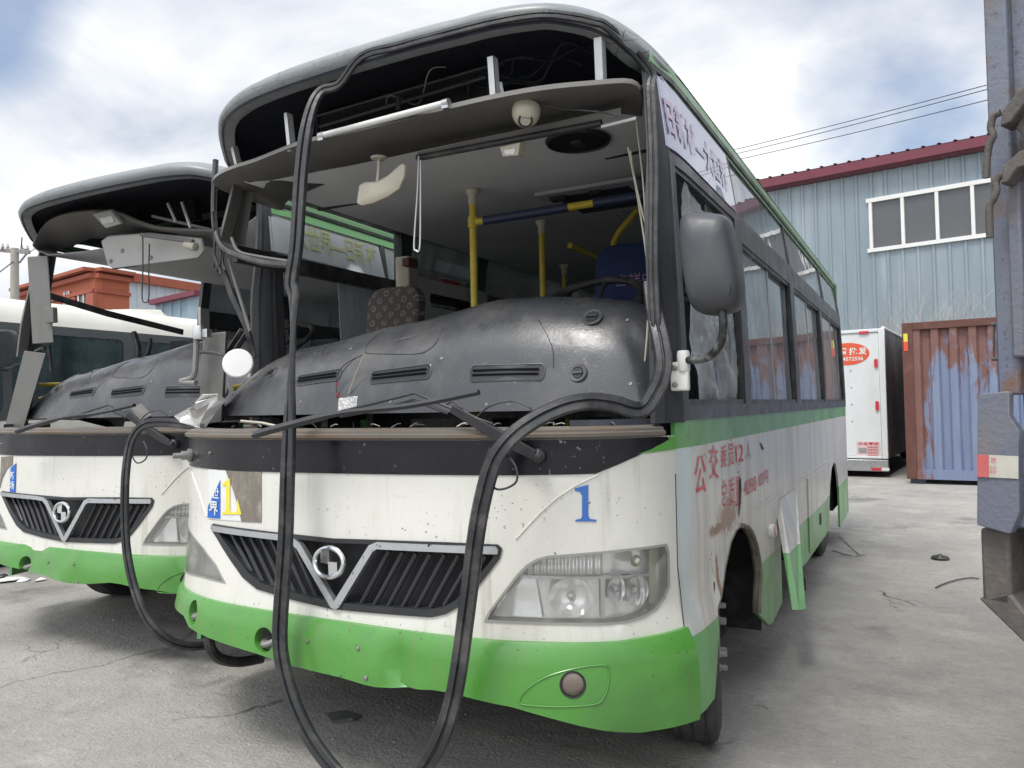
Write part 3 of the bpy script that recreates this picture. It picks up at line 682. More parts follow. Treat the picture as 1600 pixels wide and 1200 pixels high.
    bot[0] = (-SSEAM-.02, .50); bot = [(-SSEAM-.02, .47)]+bot[2:]; bot.append((SSEAM, bot[-1][1]))
    top = [(SSEAM, .560), (1.0, .552), (.8, .555), (.4, .555), (0, .557), (-.4, .555), (-.8, .555), (-SSEAM-.02, .555)]
    if not near: bot = [(s, z+.03*mnoise.noise(Vector((s*3, 0, 7)))+.02) for s, z in bot]
    E = lambda u, v, rx, rz: (lambda c: ell(c[0], c[1], rx, rz, 20))(hit(u, v, S))
    fogL, tow = E(301, 957, .034, .045), E(412, 1000, .045, .042)
    fogR = E(895, 1070, .035, .036)
    bp = patch('bumper', 'bumper', bot+top, [fogL, tow, fogR], S, .045, .03, P)
    c = hit(895, 1070, S)
    m = MB(); m.lathe([(.0335, -.02), (.0335, .0), (.028, .003), (.01, .006), (.001, .0065)], 24, S(c[0], c[1], -.006), S(c[0], c[1], 1)-S(c[0], c[1], 0))
    m.build('fog_lamp', 'foglens', bp)
    m = MB(); m.tube([S(c[0]+.034*math.cos(t), c[1]+.035*math.sin(t), .0) for t in [2*math.pi*i/28 for i in range(28)]], .003, 6, closed=True); m.build('fog_lamp_ring', 'blackplastic', bp)
    m = MB(); pa = cat([S(*hit(u, v, S), .0015) for u, v in [(812, 1097), (822, 1078), (855, 1057), (900, 1044), (942, 1039), (951, 1045), (950, 1070), (944, 1088), (930, 1100), (880, 1104), (830, 1102)]], 5, True); m.tube(pa, .0022, 6, closed=True); m.build('lamp_recess_edge', 'bumper', bp)
    for (u, v) in ((412, 1000), (301, 957)):
        c = hit(u, v, S); m = MB(); m.tube(cat([S(c[0]-.03, c[1]-.01, -.06), S(c[0]-.02, c[1]-.02, -.02), S(c[0]+.01, c[1]-.015, -.015), S(c[0]+.04, c[1], -.03), S(c[0]+.05, c[1]+.01, -.08)], 5), .012, 8)
        m.build('tow_hook', 'steel', bp)
    for u, v in ((481, 1001), (560, 1013), (572, 1059)):
        c = hit(u, v, S); m = MB(); m.lathe([(.007, -.002), (.007, .004), (.003, .006), (.001, .006)], 8, S(c[0], c[1], 0), S(c[0], c[1], 1)-S(c[0], c[1], 0)); m.build('screw', 'steel', bp)
    m = MB(); m.tube([B(SSEAM-.004, z, .0005) for z in (.56, .75, .95, 1.03)], .0016, 5); m.build('panel_seam', 'void', P)
    m = MB(); m.tube([B(-SSEAM+.004, z, .0005) for z in (.56, .75, .95, 1.03)], .0016, 5); m.build('panel_seam', 'void', P)
    # dark bay behind the bumper and grille
    m = MB(); rows = [[B(-1.15+2.3*i/30, z, -.14) for i in range(31)] for z in (.50, .8, 1.14)]; m.loft(rows)
    m.build('front_bulkhead', 'void', P, solid=.01)
    m = MB(); m.box((-1.03, .30, 1.150), (1.03, .70, 1.165)); m.build('cowl_shelf', 'void', P)
    for g in (-1, 1):
        m = MB(); m.loft([[B(g*s, z, -.035) for s in (.85, 1.0, 1.1, 1.2, 1.3, 1.4)] for z in (.9, 1.205)]); m.build('cowl_side', 'void', P, solid=.004)
    # ---- numeral, stickers
    if near:
        one = [(898, 763), (905, 761), (919, 757.5), (919, 805), (921.5, 810.5), (931.5, 812), (931.5, 814.5), (899, 814.5), (899, 812), (907.5, 810.5), (909.5, 806), (909.5, 774), (906, 768), (898, 766.5)]
        patch('route_numeral', 'bluepaint', HS(one), [], B, .03, .002, P, .003)
        patch('glue_patch', 'brown', HS([(352, 731), (409, 732), (409, 816), (378, 815), (375, 800), (366, 768), (357, 745)]), [], B, .04, .002, P, .003)
        st = patch('torn_sticker', 'sticker', HS([(327, 731), (352, 731), (358, 746), (367, 769), (376, 800), (379, 814), (345, 812), (327, 810)]), [], B, .04, .002, P, .0025)
        patch('blue_corner', 'bluesticker', HS([(345.5, 750), (345.5, 810), (326, 808.5), (326.5, 791), (336, 772)]), [], B, .04, .002, st, .0045)
        for ch, (x0, y0, x1, y1) in (('世', (334, 762, 344.5, 778)), ('界', (329, 783, 343, 804))):
            a, b = hit(x0, y1), hit(x1, y0+.5); text('lettering', ch, 'sticker', lambda u, v, a=a, b=b: B(a[0]+(b[0]-a[0])*u, a[1]+(b[1]-a[1])*v, .0065), st, .02)
        for pl_ in ([(349, 756), (352, 753), (359, 748), (361, 748), (361, 796), (363, 800), (368, 801), (368, 804), (349, 803), (349, 800), (353, 799), (355, 796), (355, 758), (350, 759)], [(368, 801), (371, 799), (372, 796), (372, 778), (374, 784), (378, 800), (379, 804), (368, 803)]):
            patch('route_numeral', 'yellowpaint', HS(pl_), [], B, .04, .001, st, .005)
    else:
        patch('glue_patch', 'brown', [(-.66, 1.02), (-.50, 1.03), (-.50, .98), (-.56, .96), (-.63, .90), (-.67, .84)], [], B, .04, .002, P, .003)
        st = patch('torn_sticker', 'bluesticker', [(-.52, .83), (-.46, .83), (-.46, .99), (-.49, .975), (-.52, .96)], [], B, .04, .002, P, .004)
        text('lettering', '新', 'sticker', lambda u, v: B(-.512+.045*u, .90+.045*v, .0065), st, .02)
        text('lettering', '场', 'sticker', lambda u, v: B(-.512+.045*u, .845+.045*v, .0065), st, .02)
    # ---- sides
    for g in (1, -1):
        L = lambda pts, g=g: pts if g > 0 else mir(pts)
        side_px = [(1117, 1091), (1121, 950), (1127, 930), (1133, 887), (1142, 846), (1150, 828), (1158, 821), (1167, 824), (1175, 837), (1182, 862), (1186, 896), (1184, 937), (1184, 958), (1202, 977), (1208, 972), (1222, 950)]
        sp = HS(side_px); yb = SY(2.16)
        SE = SY(6.05)
        ra = [(SY(4.40), .27), (SY(4.43), .44), (SY(4.52), .60), (SY(4.66), .71), (SY(4.84), .75), (SY(5.0), .72), (SY(5.12), .62), (SY(5.19), .48), (SY(5.19), .17)]
        hz0 = .235
        outl = [(SSEAM, hit(1056, 1137)[1])]+sp[:-1]+[(yb, .23), (yb, .755), (SY(2.72), .758), (SY(2.72), .28)]
        # lower edge rises to the rear as in the photo
        outl += [(SY(3.10), .26)]+ra+[(SE, .20), (SE, 1.20), (SSEAM, 1.20)]
        holes = []
        if g < 0:       # kerb side: door opening
            outl = [(SSEAM, .25), (SY(.62), .25), (SY(.62), 1.20), (SSEAM, 1.20)]
            patch('corner_panel', 'side', L(outl), [], B, .08, .02, P)
            outl = [(SY(1.85), .25), (SY(4.40), .27)]+ra[1:]+[(SE, .20), (SE, 1.20), (SY(1.85), 1.20)]
        sd_ = patch('side_panel', 'side', L(outl), [], B, .07, .015, P)
        # window band
        y0 = .44 if g > 0 else 1.85
        band = [(SY(y0), 1.195), (SE, 1.195), (SE, 2.365), (SY(y0), 2.365)]
        if g > 0:
            ups = [(.455, 1.42), (1.47, 2.94), (2.99, 4.70), (4.76, 5.95)]
            los = [(.50, 1.375), (1.50, 2.87), (3.02, 4.34), (4.45, 5.95)]
        else:
            ups = [(1.93, 2.74), (2.86, 4.30), (4.38, 5.95)]
            los = [(1.98, 2.72), (2.90, 4.30), (4.40, 5.95)]
        zu, zl = (2.075, 2.325 if g > 0 else 2.345), (1.245, 1.955)
        ztw = lambda i: 2.035 if (g > 0 and i == 0) else zl[1]
        hs = [rect(SY(a), zu[0], SY(b), zu[1]) for a, b in ups]+[rect(SY(a), zl[0], SY(b), ztw(i)) for i, (a, b) in enumerate(los)]
        if g < 0: band, hs = mir(band), [mir(h) for h in hs]
        else: pass
        wb = patch('window_band', 'trim', band, hs, B, .10, .03, P, .004)
        for i, (a, b) in enumerate(ups):
            h = rect(SY(a)-.01, zu[0]-.01, SY(b)+.01, zu[1]+.01); h = h if g > 0 else mir(h)
            patch('upper_window', ('sideglass' if near else 'skyglass') if g > 0 else 'clearglass', h, [], B, .15, .004, P, -.004)
        for i, (a, b) in enumerate(los):
            if near and g < 0 and i == 0: pass
            sa, sb = SY(a), SY(b); mid = (a+b)/2
            op = rect(sa, zl[0], sb, ztw(i)); zq = ztw(i)-.018
            win = patch('side_window', 'rubber', op if g > 0 else mir(op), [rect(sa+.018, zl[0]+.018, sb-.018, zq) if g > 0 else mir(rect(sa+.018, zl[0]+.018, sb-.018, zq))], B, .15, .02, P, -.002)
            first = (g > 0 and i == 0)
            if not first:
                sash = MB()
                for q0, q1, of in ((a+.02, a+.045, -.012), (mid-.02, mid+.02, -.010), (b-.045, b-.02, -.024)):
                    sash.hexa([B(g*SY(q0), 1.263, of), B(g*SY(q1), 1.263, of), B(g*SY(q1), 1.937, of), B(g*SY(q0), 1.937, of)], [B(g*SY(q0), 1.263, of-.012), B(g*SY(q1), 1.263, of-.012), B(g*SY(q1), 1.937, of-.012), B(g*SY(q0), 1.937, of-.012)])
                sash.build('sash_bar', 'sash', win, smooth=False)
                for q0, q1, of in ((a+.02, mid+.01, -.014), (mid-.01, b-.02, -.026)):
                    h = rect(SY(q0), 1.263, SY(q1), 1.937); patch('pane', 'sideglass' if g > 0 else 'clearglass', h if g > 0 else mir(h), [], B, .15, .004, win, of)
            else:
                h = rect(SY(.66), 1.263, SY(1.355), 1.90)
                if near:
                    f = patch('torn_plastic_film', 'crinkle', [(SY(.66), 1.255), (SY(1.355), 1.255), (SY(1.355), 2.015), (SY(1.12), 2.0), (SY(.93), 1.98), (SY(.80), 2.0), (SY(.64), 2.015), (SY(.665), 1.5)], [], lambda s, z, o=0: B(s, z, o+.02*mnoise.noise(Vector((s*7, z*7, 0)))+.008*mnoise.noise(Vector((s*25, z*25, 0)))), .022, .001, win, -.02)
                    s0 = SY(1.0)
                patch('pane', 'sideglass', rect(SY(1.0), 1.263, SY(1.36), 2.017), [], B, .15, .004, win, -.026)
        # roof rail
        m = MB(); m.sweep([B(g*SY(y), 2.372, .006) for y in (.40, .6, .8, 2, 4, 6.05)], [(-.014, -.016), (.014, -.016), (.014, .016), (-.014, .016)])
        m.build('gutter', 'paleg', P, bevel=.003)
        m = MB(); m.sweep([B(g*SY(y), 2.348, .008) for y in (.40, .6, .8, 2, 4, 6.05)], [(-.008, -.008), (.008, -.008), (.008, .008), (-.008, .008)])
        m.build('gutter_seal', 'rubber', P)
        patch('roof_stripe', 'paleg' if near else 'litgreen', (rect(SY(.42), 2.322, SE, 2.362) if near else rect(SY(.42), 2.292, SE, 2.350)) if g > 0 else mir(rect(SY(1.87), 2.35, SE, 2.362)), [], B, .2, .003, P, .0065)
        # first upper window is covered by an advert film
        zf0, zf1 = 2.085, (2.32 if near else 2.262)
        fl = [(SY(.43), zf0), (SY(1.43), zf0-.012), (SY(1.40), zf1+.01), (SY(.43), zf1+.01)]
        if g > 0:
            fp = patch('advert_film', 'film' if near else 'film2', fl, [], B, .1, .002, P, .008)
            t0 = SY(.47)
            if near: text('lettering', '日新村—大世界', 'filmtext', lambda u, v: B(t0+.86*u, 2.13+.14*v, .0115), fp, .03)
            else: text('lettering', '大世界—日新村', 'filmtexty', lambda u, v: B(SY(.62)+.74*u, 2.13+.15*v, .0115), fp, .02)
    # green slanted post decal corner patch above the arch: fender lip
    ap = HS([(1121, 952), (1127, 930), (1133, 887), (1142, 846), (1150, 828), (1158, 821), (1167, 824), (1175, 837), (1182, 862), (1186, 896), (1184, 937), (1184, 958)])
    m = MB(); m.loft([[B(s, z, o) for s, z in ap] for o in (.003, -.022)]); m.build('arch_lip', 'fender', P, solid=.005)
    m = MB(); ap2 = [B(s, z, .005) for s, z in ap[5:]]; m.tube(cat(ap2, 4), .010, 8); m.build('fender_flare', 'fender', P)
    # wheel wells and underfloor
    m = MB()
    m.box((-.55, .55, .30), (.55, 6.0, .50)); m.box((-1.02, .62, .80), (1.04, 6.0, .86)); m.box((-1.04, 1.95, .30), (1.02, 2.12, .8)); m.box((-1.04, 2.8, .32), (1.02, 4.35, .8)); m.box((-1.04, 5.25, .3), (1.04, 6.02, .8))
    m.box((-.6, .5, .36), (.5, 2.0, .8)); m.box((-.95, .42, .62), (.95, .62, .86))
    m.box((.86, 1.60, .13), (.88, 1.92, .8))
    m.build('underfloor', 'void', P)
    m = MB(); m.loft([[B(g2*SY(6.05)*1.0, z) if g2 else None for g2 in (-1, 1)] for z in (.25, 1.2)]); 
    m = MB()
    for a in ((-1.09, 1.09, .25, 1.3), (-1.075, -.8, 1.3, 2.0), (.8, 1.075, 1.3, 2.0), (-1.055, 1.055, 2.0, 2.38)):
        m.box((a[0], 6.03, a[2]), (a[1], 6.06, a[3]))
    m.build('rear_wall', 'side', P)
    # suspension seen through the open wheel arches
    for g in (1, -1):
        m = MB(); m.tube([Vector((g*.5, .95, .36)), Vector((g*.88, .97, .36))], .07, 12); m.build('axle', 'steel', P)
        for k in range(4): m = MB(); m.tube(cat([Vector((g*.72, .45+.06*k, .46-.015*k)), Vector((g*.72, 1.1, .27+.012*k)), Vector((g*.72, 1.85-.06*k, .44-.015*k))], 6), .008, 6); m.build('leaf_spring', 'steel', P)
        m = MB(); m.tube(cat([Vector((g*.8, 1.2, .55)), Vector((g*.9, 1.3, .42)), Vector((g*.86, 1.5, .36)), Vector((g*.8, 1.6, .5))], 6), .009, 6); m.build('brake_hose', 'rubber', P)
        m = MB(); m.tube([Vector((g*.80, 1.15, .35)), Vector((g*.80, 1.22, .78))], .025, 10); m.build('shock_absorber', 'steel', P)
        m = MB(); m.lathe([(.16, 0), (.16, .09), (.13, .1), (.001, .1)], 24, Vector((g*.80, .95, .36)), Vector((g, 0, 0))); m.build('brake_drum', 'steel', P)
        m = MB(); m.box((g*.93-.12, 1.86, .16), (g*.93+.12, 1.868, .62)); m.build('mud_flap', 'rubber', P)
    # ---- roof
    ss = [(-1.50+3.0*i/72) for i in range(73)]
    # upper edge of the windscreen opening follows the traced line of the photo
    ztop = lambda s: 2.475-.012*abs(s)-.10*min(1, max(0, (abs(s)-.88)/.27))**1.5
    zt = lambda s: lerpt(RT, s) if s > 0 else ztop(s)
    rows = []
    for a, off, hgt in ((0, -.05, -.012), (0, -.01, -.012), (0, .012, -.004), (0, .018, .25), (.0, .012, .45), (.02, .0, .68), (.06, 0, .86), (.13, 0, .95), (.25, 0, 1), (.5, 0, 1), (1, 0, 1)):
        row = []
        for s in ss:
            p = B(s, zt(s), off); q = Vector((p.x, p.y+(1.05-p.y)*a, 0)); zr = rail_z(math.copysign(min(1.055, abs(q.x)), q.x))
            q.z = zt(s)+(max(zr, zt(s)+.01)-zt(s))*hgt if hgt > 0 else zt(s)+hgt
            if abs(q.x) > 1.06: q.x = math.copysign(1.06, q.x)
            row.append(q)
        rows.append(row)
    MB().loft(rows).build('roof_cap', 'cap', P, sharp=60)
    MB().loft([[q+Vector((-q.x*.012, .008, -.014)) for q in r_] for r_ in rows[2:]]).build('roof_cap_shade_sheet', 'void', P)  # added dark sheet that paints the shade under the cap
    last = rows[-1]
    rr_ = [[Vector((math.copysign(min(abs(q.x), 1.062), q.x), y, q.z)) for q in last] for y in (1.05, 2.2, 3.5, 4.8, 6.06)]
    MB().loft(rr_).build('roof_skin', 'roof', P)
    # ---- corner posts
    def post(g, z0, z1, tw=0, nm='corner_post', s0=None, s1=None):
        s1 = s1 or SY(.47)
        def prof_(z):
            s0 = postin(z); w_ = s1-s0
            return [(s0, -.10), (s0, -.01), (s0+.04*w_, .004), (s0+.24*w_, .010), (s0+.27*w_, .002), (s0+.45*w_, .008), (s0+.68*w_, .010), (s0+.71*w_, .002), (s0+.85*w_, .008), (s1-.01, .006), (s1, .004), (s1, -.05)]
        n = 14; rows = []
        for i in range(n+1):
            z = z0+(z1-z0)*i/n; rows.append([B(g*s, z, o if j else -.0)+(Vector((0, .07, 0)) if j == 0 else Vector()) for j, (s, o) in enumerate(prof_(z))])
        m = MB(); m.loft(rows); k = len(rows[0])
        m.f += [tuple(range(k)), tuple(n*k+j for j in range(k))[::-1]]
        return m
    post(1, 1.19, 2.37).build('corner_post', 'postdark', P, sharp=25)
    cut = 2.03 if near else 1.63
    mt_ = 'greypost'
    post(-1, cut, 2.34, s1=SY(.50)).build('corner_post', 'greypost', P, sharp=25)
    # broken lower stump of the kerb-side post
    if near:
        q = lambda u, v, y: Y(u, v, y)
        m = MB(); m.hexa([q(309, 664, .36), q(346, 660, .36), q(353, 518, .36), q(318, 522, .36)], [q(316, 662, .46), q(350, 658, .46), q(356, 520, .46), q(322, 524, .46)])
        m.build('post_stump', 'greypost', P, bevel=.004)
        m = MB(); m.tube(cat([q(306, 598, .3), q(282, 596, .3), q(302, 588, .3), q(306, 560, .3), q(307, 525, .3)], 5), .012, 8)
        m.build('mirror_arm', 'steel', P)
        m = MB(); m.lathe([(.012, -.03), (.024, -.028), (.028, .0), (.024, .03), (.01, .034)], 16, q(311, 520, .3)); m.box((q(303, 528, .3)+Vector((0, 0, 0)))[:], (q(318, 514, .3)+Vector((.02, .03, 0)))[:]); m.build('mirror_bracket', 'chrome', P)
        m = MB(); m.tube(cat([q(313, 550, .28), q(335, 551, .25), q(355, 557, .22), q(374, 568, .19)], 5), .0075, 8); m.build('mirror_arm', 'rubber', P)
        cc = q(372, 568, .17); ax = Vector((.55, -.75, .2))
        m = MB(); m.lathe([(.001, -.006), (.052, -.006), (.058, -.003), (.058, .006), (.054, .010), (.001, .012)], 32, cc, ax); m.build('round_mirror', 'whiteplastic', P)
        m = MB(); m.box((q(630, 395, 1.75)-Vector((.03, 0, 0)))[:], (q(648, 440, 1.75)+Vector((0, .08, 0)))[:]); 
    else:
        pass
    m = MB()
    for (a, b, r_) in ((Vector((-1.03, .55, 1.36)), Vector((-.72, 1.0, 1.50)), .014),):
        m.tube([a, b], r_, 10)
    m.build('entry_handrail', 'yellow', P)
    # ---- interior shell
    m = MB(); m.loft([[Vector((x, y, z)) for x, z in ((-1.015, 2.335), (-.99, 2.33), (-.86, 2.275), (-.5, 2.26), (.5, 2.26), (.86, 2.275), (.99, 2.33), (1.035, 2.335))] for y in (.50, 1.5, 3, 4.5, 6.0)])
    m.build('ceiling_lining', 'ceiling', P, solid=.006)
    m = MB(); m.box((-.90, .98, 2.26), (.90, 1.0, 2.49)); m.build('destination_box_back', 'void', P)
    m = MB()
    m.box((-1.04, .55, .86), (1.04, 5.9, .885)); m.build('floor_panel', 'inner', P)
    m = MB(); m.box((1.045, .75, .88), (1.06, 6.0, 1.22)); m.box((-1.06, 1.87, .88), (-1.045, 6.0, 1.22)); m.build('inner_lining', 'inner', P)
    m = MB()
    for y in (1.44, 2.92, 4.72): m = MB(); m.box((1.02, y-.04, 1.2), (1.045, y+.04, 2.1)); m.build('inner_pillar', 'inner', P)
    for y in (1.89, 2.80, 4.34): m = MB(); m.box((-1.045, y-.045, 1.2), (-1.02, y+.045, 2.1)); m.build('inner_pillar', 'inner', P)
    m = MB()
    m.box((-1.04, 5.97, .9), (1.04, 6.0, 1.3)); m.box((-1.04, 5.97, 1.95), (1.04, 6.0, 2.25)); m.box((-1.04, 5.97, 1.3), (-.8, 6, 1.95)); m.box((.8, 5.97, 1.3), (1.04, 6, 1.95))
    m.build('rear_lining', 'inner', P)
    m = MB(); m.box((-.8, 6.035, 1.3), (.8, 6.04, 2.0)); m.build('rear_window', 'clearglass', P)
    # ---- dashboard
    xs = [-1.03, -1.015, -1.0, -.97, -.93, -.88, -.82]+[-.76+.06*i for i in range(27)]+[.84, .87, .90, .925, .945, .96, .972, .98, .985]
    m = MB(); m.loft([[DASH(x, t/30) for t in range(31)] for x in xs])
    k = len(xs); m.f += [tuple(range(31)), tuple((k-1)*31+t for t in range(30, -1, -1))]
    db = m.build('dashboard', 'dash', P, sharp=80)
    HD = lambda u, v: hit(u, v, DASH, (Y(u, v, .5).x, .3))
    for (u0, u1, v) in ((366, 423, 597), (465, 531, 591), (580, 673, 586), (735, 851, 583)):
        a, b = HD(u0, v), HD(u1, v-1); h = .013
        ring = []
        x0, x1, t0 = a[0], b[0], (a[1]+b[1])/2; dt = .030
        for i in range(12):
            t = math.pi/2+math.pi*i/11; ring.append((x0+.014+.014*math.cos(t), t0+dt*math.sin(t)))
        for i in range(12):
            t = -math.pi/2+math.pi*i/11; ring.append((x1-.014+.014*math.cos(t), t0+dt*math.sin(t)))
        m = MB(); m.tube([DASH(x, t, .001) for x, t in ring], .0035, 6, closed=True); vent = m.build('air_vent', 'dash', db)
        m = MB(); vs_ = [DASH(x, t, .0015) for x, t in ring]; m.add(vs_+[DASH((x0+x1)/2, t0, .0015)], [(i, (i+1) % 24, 24) for i in range(24)]); m.build('vent_slot', 'blackplastic', vent)
        m = MB()
        for q in (-.30, .25): 
            m.hexa([DASH(x0+.012, t0+dt*(q-.10), .002), DASH(x1-.02, t0+dt*(q-.10), .002), DASH(x1-.02, t0+dt*(q+.12), .010), DASH(x0+.012, t0+dt*(q+.12), .010)], [DASH(x0+.012, t0+dt*(q+.0), .001), DASH(x1-.02, t0+dt*(q+.0), .001), DASH(x1-.02, t0+dt*(q+.2), .008), DASH(x0+.012, t0+dt*(q+.2), .008)])
        m.build('vent_louver', 'blackplastic', vent, smooth=False)
    for (u, v, r_) in ((925, 496, .040), (903, 583, .033)):
        c = HD(u, v); p0 = DASH(*c); n_ = (DASH(c[0], c[1], .1)-p0).normalized()
        m = MB(); m.lathe([(r_, -.01), (r_, .003), (r_*.9, .006), (r_*.66, .005), (r_*.60, -.0), (r_*.3, .001), (.001, .001)], 28, p0, n_); rv = m.build('round_vent', 'dash', db)
        m = MB(); m.lathe([(r_*.58, .001), (r_*.56, .0045), (.001, .0045)], 24, p0, n_); m.build('vent_hole', 'blackplastic', rv)
        m = MB(); m.box((-r_*.52, -.003, 0), (r_*.52, .003, .008)); 
        mt = Matrix.Translation(p0+n_*.003) @ n_.to_track_quat('Z', 'Y').to_matrix().to_4x4()
        m.v = [tuple(mt @ Vector(q)) for q in m.v]; m.build('vent_blade', 'dash', rv)
    m = MB()
    for pts in ([(571, 552), (590, 553), (650, 553), (672, 545), (685, 530), (692, 510)], [(571, 552), (573, 540), (585, 527), (600, 518)], [(555, 560), (540, 575), (529, 592), (527, 605)], [(842, 500), (862, 540), (865, 575)], [(520, 535), (506, 545), (504, 555)]):
        m.tube(cat([DASH(*HD(u, v), .0005) for u, v in pts], 4), .0018, 5)
    m.build('lid_seam', 'rubber', db)
    a, b = HD(616, 534), HD(651, 524)
    text('lettering', 'OBD', 'dashtext', lambda u, v: DASH(b[0]+(a[0]-b[0])*u, b[1]+(a[1]-b[1])*v*.9, .003), db)
    m = MB(); c = HD(482, 546); m.tube([DASH(c[0]+.065*math.cos(t)+.02*math.sin(t), c[1]+.012*math.sin(t), .001) for t in [2*math.pi*i/20 for i in range(20)]], .003, 6, closed=True); m.build('defrost_slot', 'blackplastic', db)
    for u, v in ((352, 628), (470, 628), (610, 628), (760, 632), (900, 628), (985, 600), (690, 560), (548, 545), (980, 500)):
        c = HD(u, v); p0 = DASH(*c); n_ = (DASH(c[0], c[1], .1)-p0).normalized(); m = MB(); m.lathe([(.006, -.002), (.006, .0015), (.003, .002), (.001, .0005)], 8, p0, n_); m.build('screw', 'steel', db)
    rs_ = random.Random(9)
    for i in range(26):
        c = HD(rs_.uniform(480, 960), rs_.uniform(500, 620)); dx_, dt_ = rs_.uniform(-.035, .035), rs_.uniform(-.03, .03)
        m = MB(); m.tube([DASH(c[0]+dx_*q, c[1]+dt_*q, .0002) for q in (0, .5, 1)], .0007, 4); m.build('scratch', 'dashtext', db)
    # cluster hood, steering wheel
    st = MB(); ctr = Vector((.54, 1.06, 1.685)); ax = Vector((0, -.55, .83)).normalized(); a1 = Vector((1, 0, 0)); a2 = ax.cross(a1)
    st.tube([ctr+a1*(.215*math.cos(t))+a2*(.215*math.sin(t)) for t in [2*math.pi*i/40 for i in range(40)]], .017, 10, closed=True)
    sw = st.build('steering_wheel', 'rubber', P)
    m = MB(); m.lathe([(.001, -.02), (.05, -.02), (.055, 0), (.04, .015), (.001, .018)], 20, ctr-ax*.04, ax)
    for an in (90, 210, 330): m.tube([ctr-ax*.04+a1*(.04*math.cos(R(an)))+a2*(.04*math.sin(R(an))), ctr+a1*(.21*math.cos(R(an)))+a2*(.21*math.sin(R(an)))], .010, 8)
    m.build('wheel_hub', 'rubber', sw)
    m = MB(); m.tube([ctr-ax*.05, ctr-ax*.5], .025, 10); m.build('steering_column', 'blackplastic', sw)
    # ---- wheels
    def wheel(c, ang, steer, width=.20, r_=.375, out=1):
        w_ = empty('wheel', c, 0); w_.parent = P; w_.rotation_euler = (0, 0, R(steer))
        k = width/2; g = out
        m = MB(); m.lathe([(.205, -k*.75), (.24, -k), (.31, -k*1.06), (.355, -k*.92), (r_, -k*.70), (r_, k*.70), (.355, k*.92), (.31, k*1.06), (.24, k), (.205, k*.75)], 56, Vector(), Vector((1, 0, 0)), Vector((0, 0, 1)))
        m.build('tyre', 'tyre', w_, sharp=30)
        m = MB()
        for x_ in (-.5, 0, .5): m.lathe([(r_+.002, x_*k-.004), (r_+.002, x_*k+.004), (r_-.02, x_*k+.004), (r_-.02, x_*k-.004)], 56, Vector(), Vector((1, 0, 0)), Vector((0, 0, 1)))
        m.build('tread_groove', 'blackplastic', w_)
        m = MB(); m.lathe([(.21, -k*.8), (.21, k*.6), (.218, k*.92), (.205, k*.95), (.19, k*.6), (.17, k*.45), (.14, k*.74), (.085, k*.85), (.07, k*1.05), (.001, k*1.08)] if g > 0 else [(.001, -k*1.08), (.07, -k*1.05), (.085, -k*.85), (.10, -k*.5), (.17, -k*.35), (.19, -k*.6), (.205, -k*.95), (.218, -k*.92), (.21, -k*.6), (.21, k*.8)], 40, Vector(), Vector((1, 0, 0)), Vector((0, 0, 1)))
        m.build('rim', 'steel', w_)
        for i in range(6):
            t = 2*math.pi*i/6+.3; m = MB(); o = Vector((g*(k*.72), .112*math.cos(t), .112*math.sin(t)))
            m.lathe([(.016, 0), (.016, .030), (.011, .034), (.011, .055), (.002, .057)], 6, o, Vector((g, 0, 0)), Vector((0, 0, 1))); m.build('wheel_nut', 'steel', w_, smooth=False)
    if near:
        wheel(Vector((.968, .96, .37)), 0, 13, .18, .37)
    else: wheel(Vector((.93, 1.0, .375)), 0, 0)
    wheel(Vector((-.93, 1.1, .375)), 0, 10, out=-1)
    wheel(Vector((.92, 4.80, .375)), 0, 0); wheel(Vector((-.92, 4.80, .375)), 0, 0, out=-1)
# ------------------------------------------------------------------ fittings of one bus
def seat(P, x, y, fab, name='seat', wdt=.44):
    s = empty(name, (x, y, .885)); s.parent = P
    def cushion(a, b, mt, nm, r_=.05, tilt=0):
        m = MB(); (x0, y0, z0), (x1, y1, z1) = a, b; rows = []
        prof = rrect(x0, z0, x1, z1, r_, 5)
        for k, (q, sc_) in enumerate(((0, .90), (.15, .98), (.5, 1), (.85, .98), (1, .90))):
            cx_, cz_ = (x0+x1)/2, (z0+z1)/2
            rows.append([Vector((cx_+(px-cx_)*sc_, y0+(y1-y0)*q+tilt*(cz_+(pz-cz_)*sc_-z0), cz_+(pz-cz_)*sc_)) for px, pz in prof])
        m.loft(rows, True); n = len(prof); m.f += [tuple(range(n))[::-1], tuple((len(rows)-1)*n+j for j in range(n))]
        return m.build(nm, mt, s)
    h = wdt/2
    cushion((-h, -.02, .36), (h, .40, .46), fab, 'cushion', .04)
    cushion((-h, .36, .44), (h, .45, 1.02), fab, 'backrest', .09, .12)
    for x_ in (-.16, .12): m = MB(); m.box((x_, .05, 0), (x_+.04, .30, .36)); m.build('seat_leg', 'seatgrey', s)
    return s
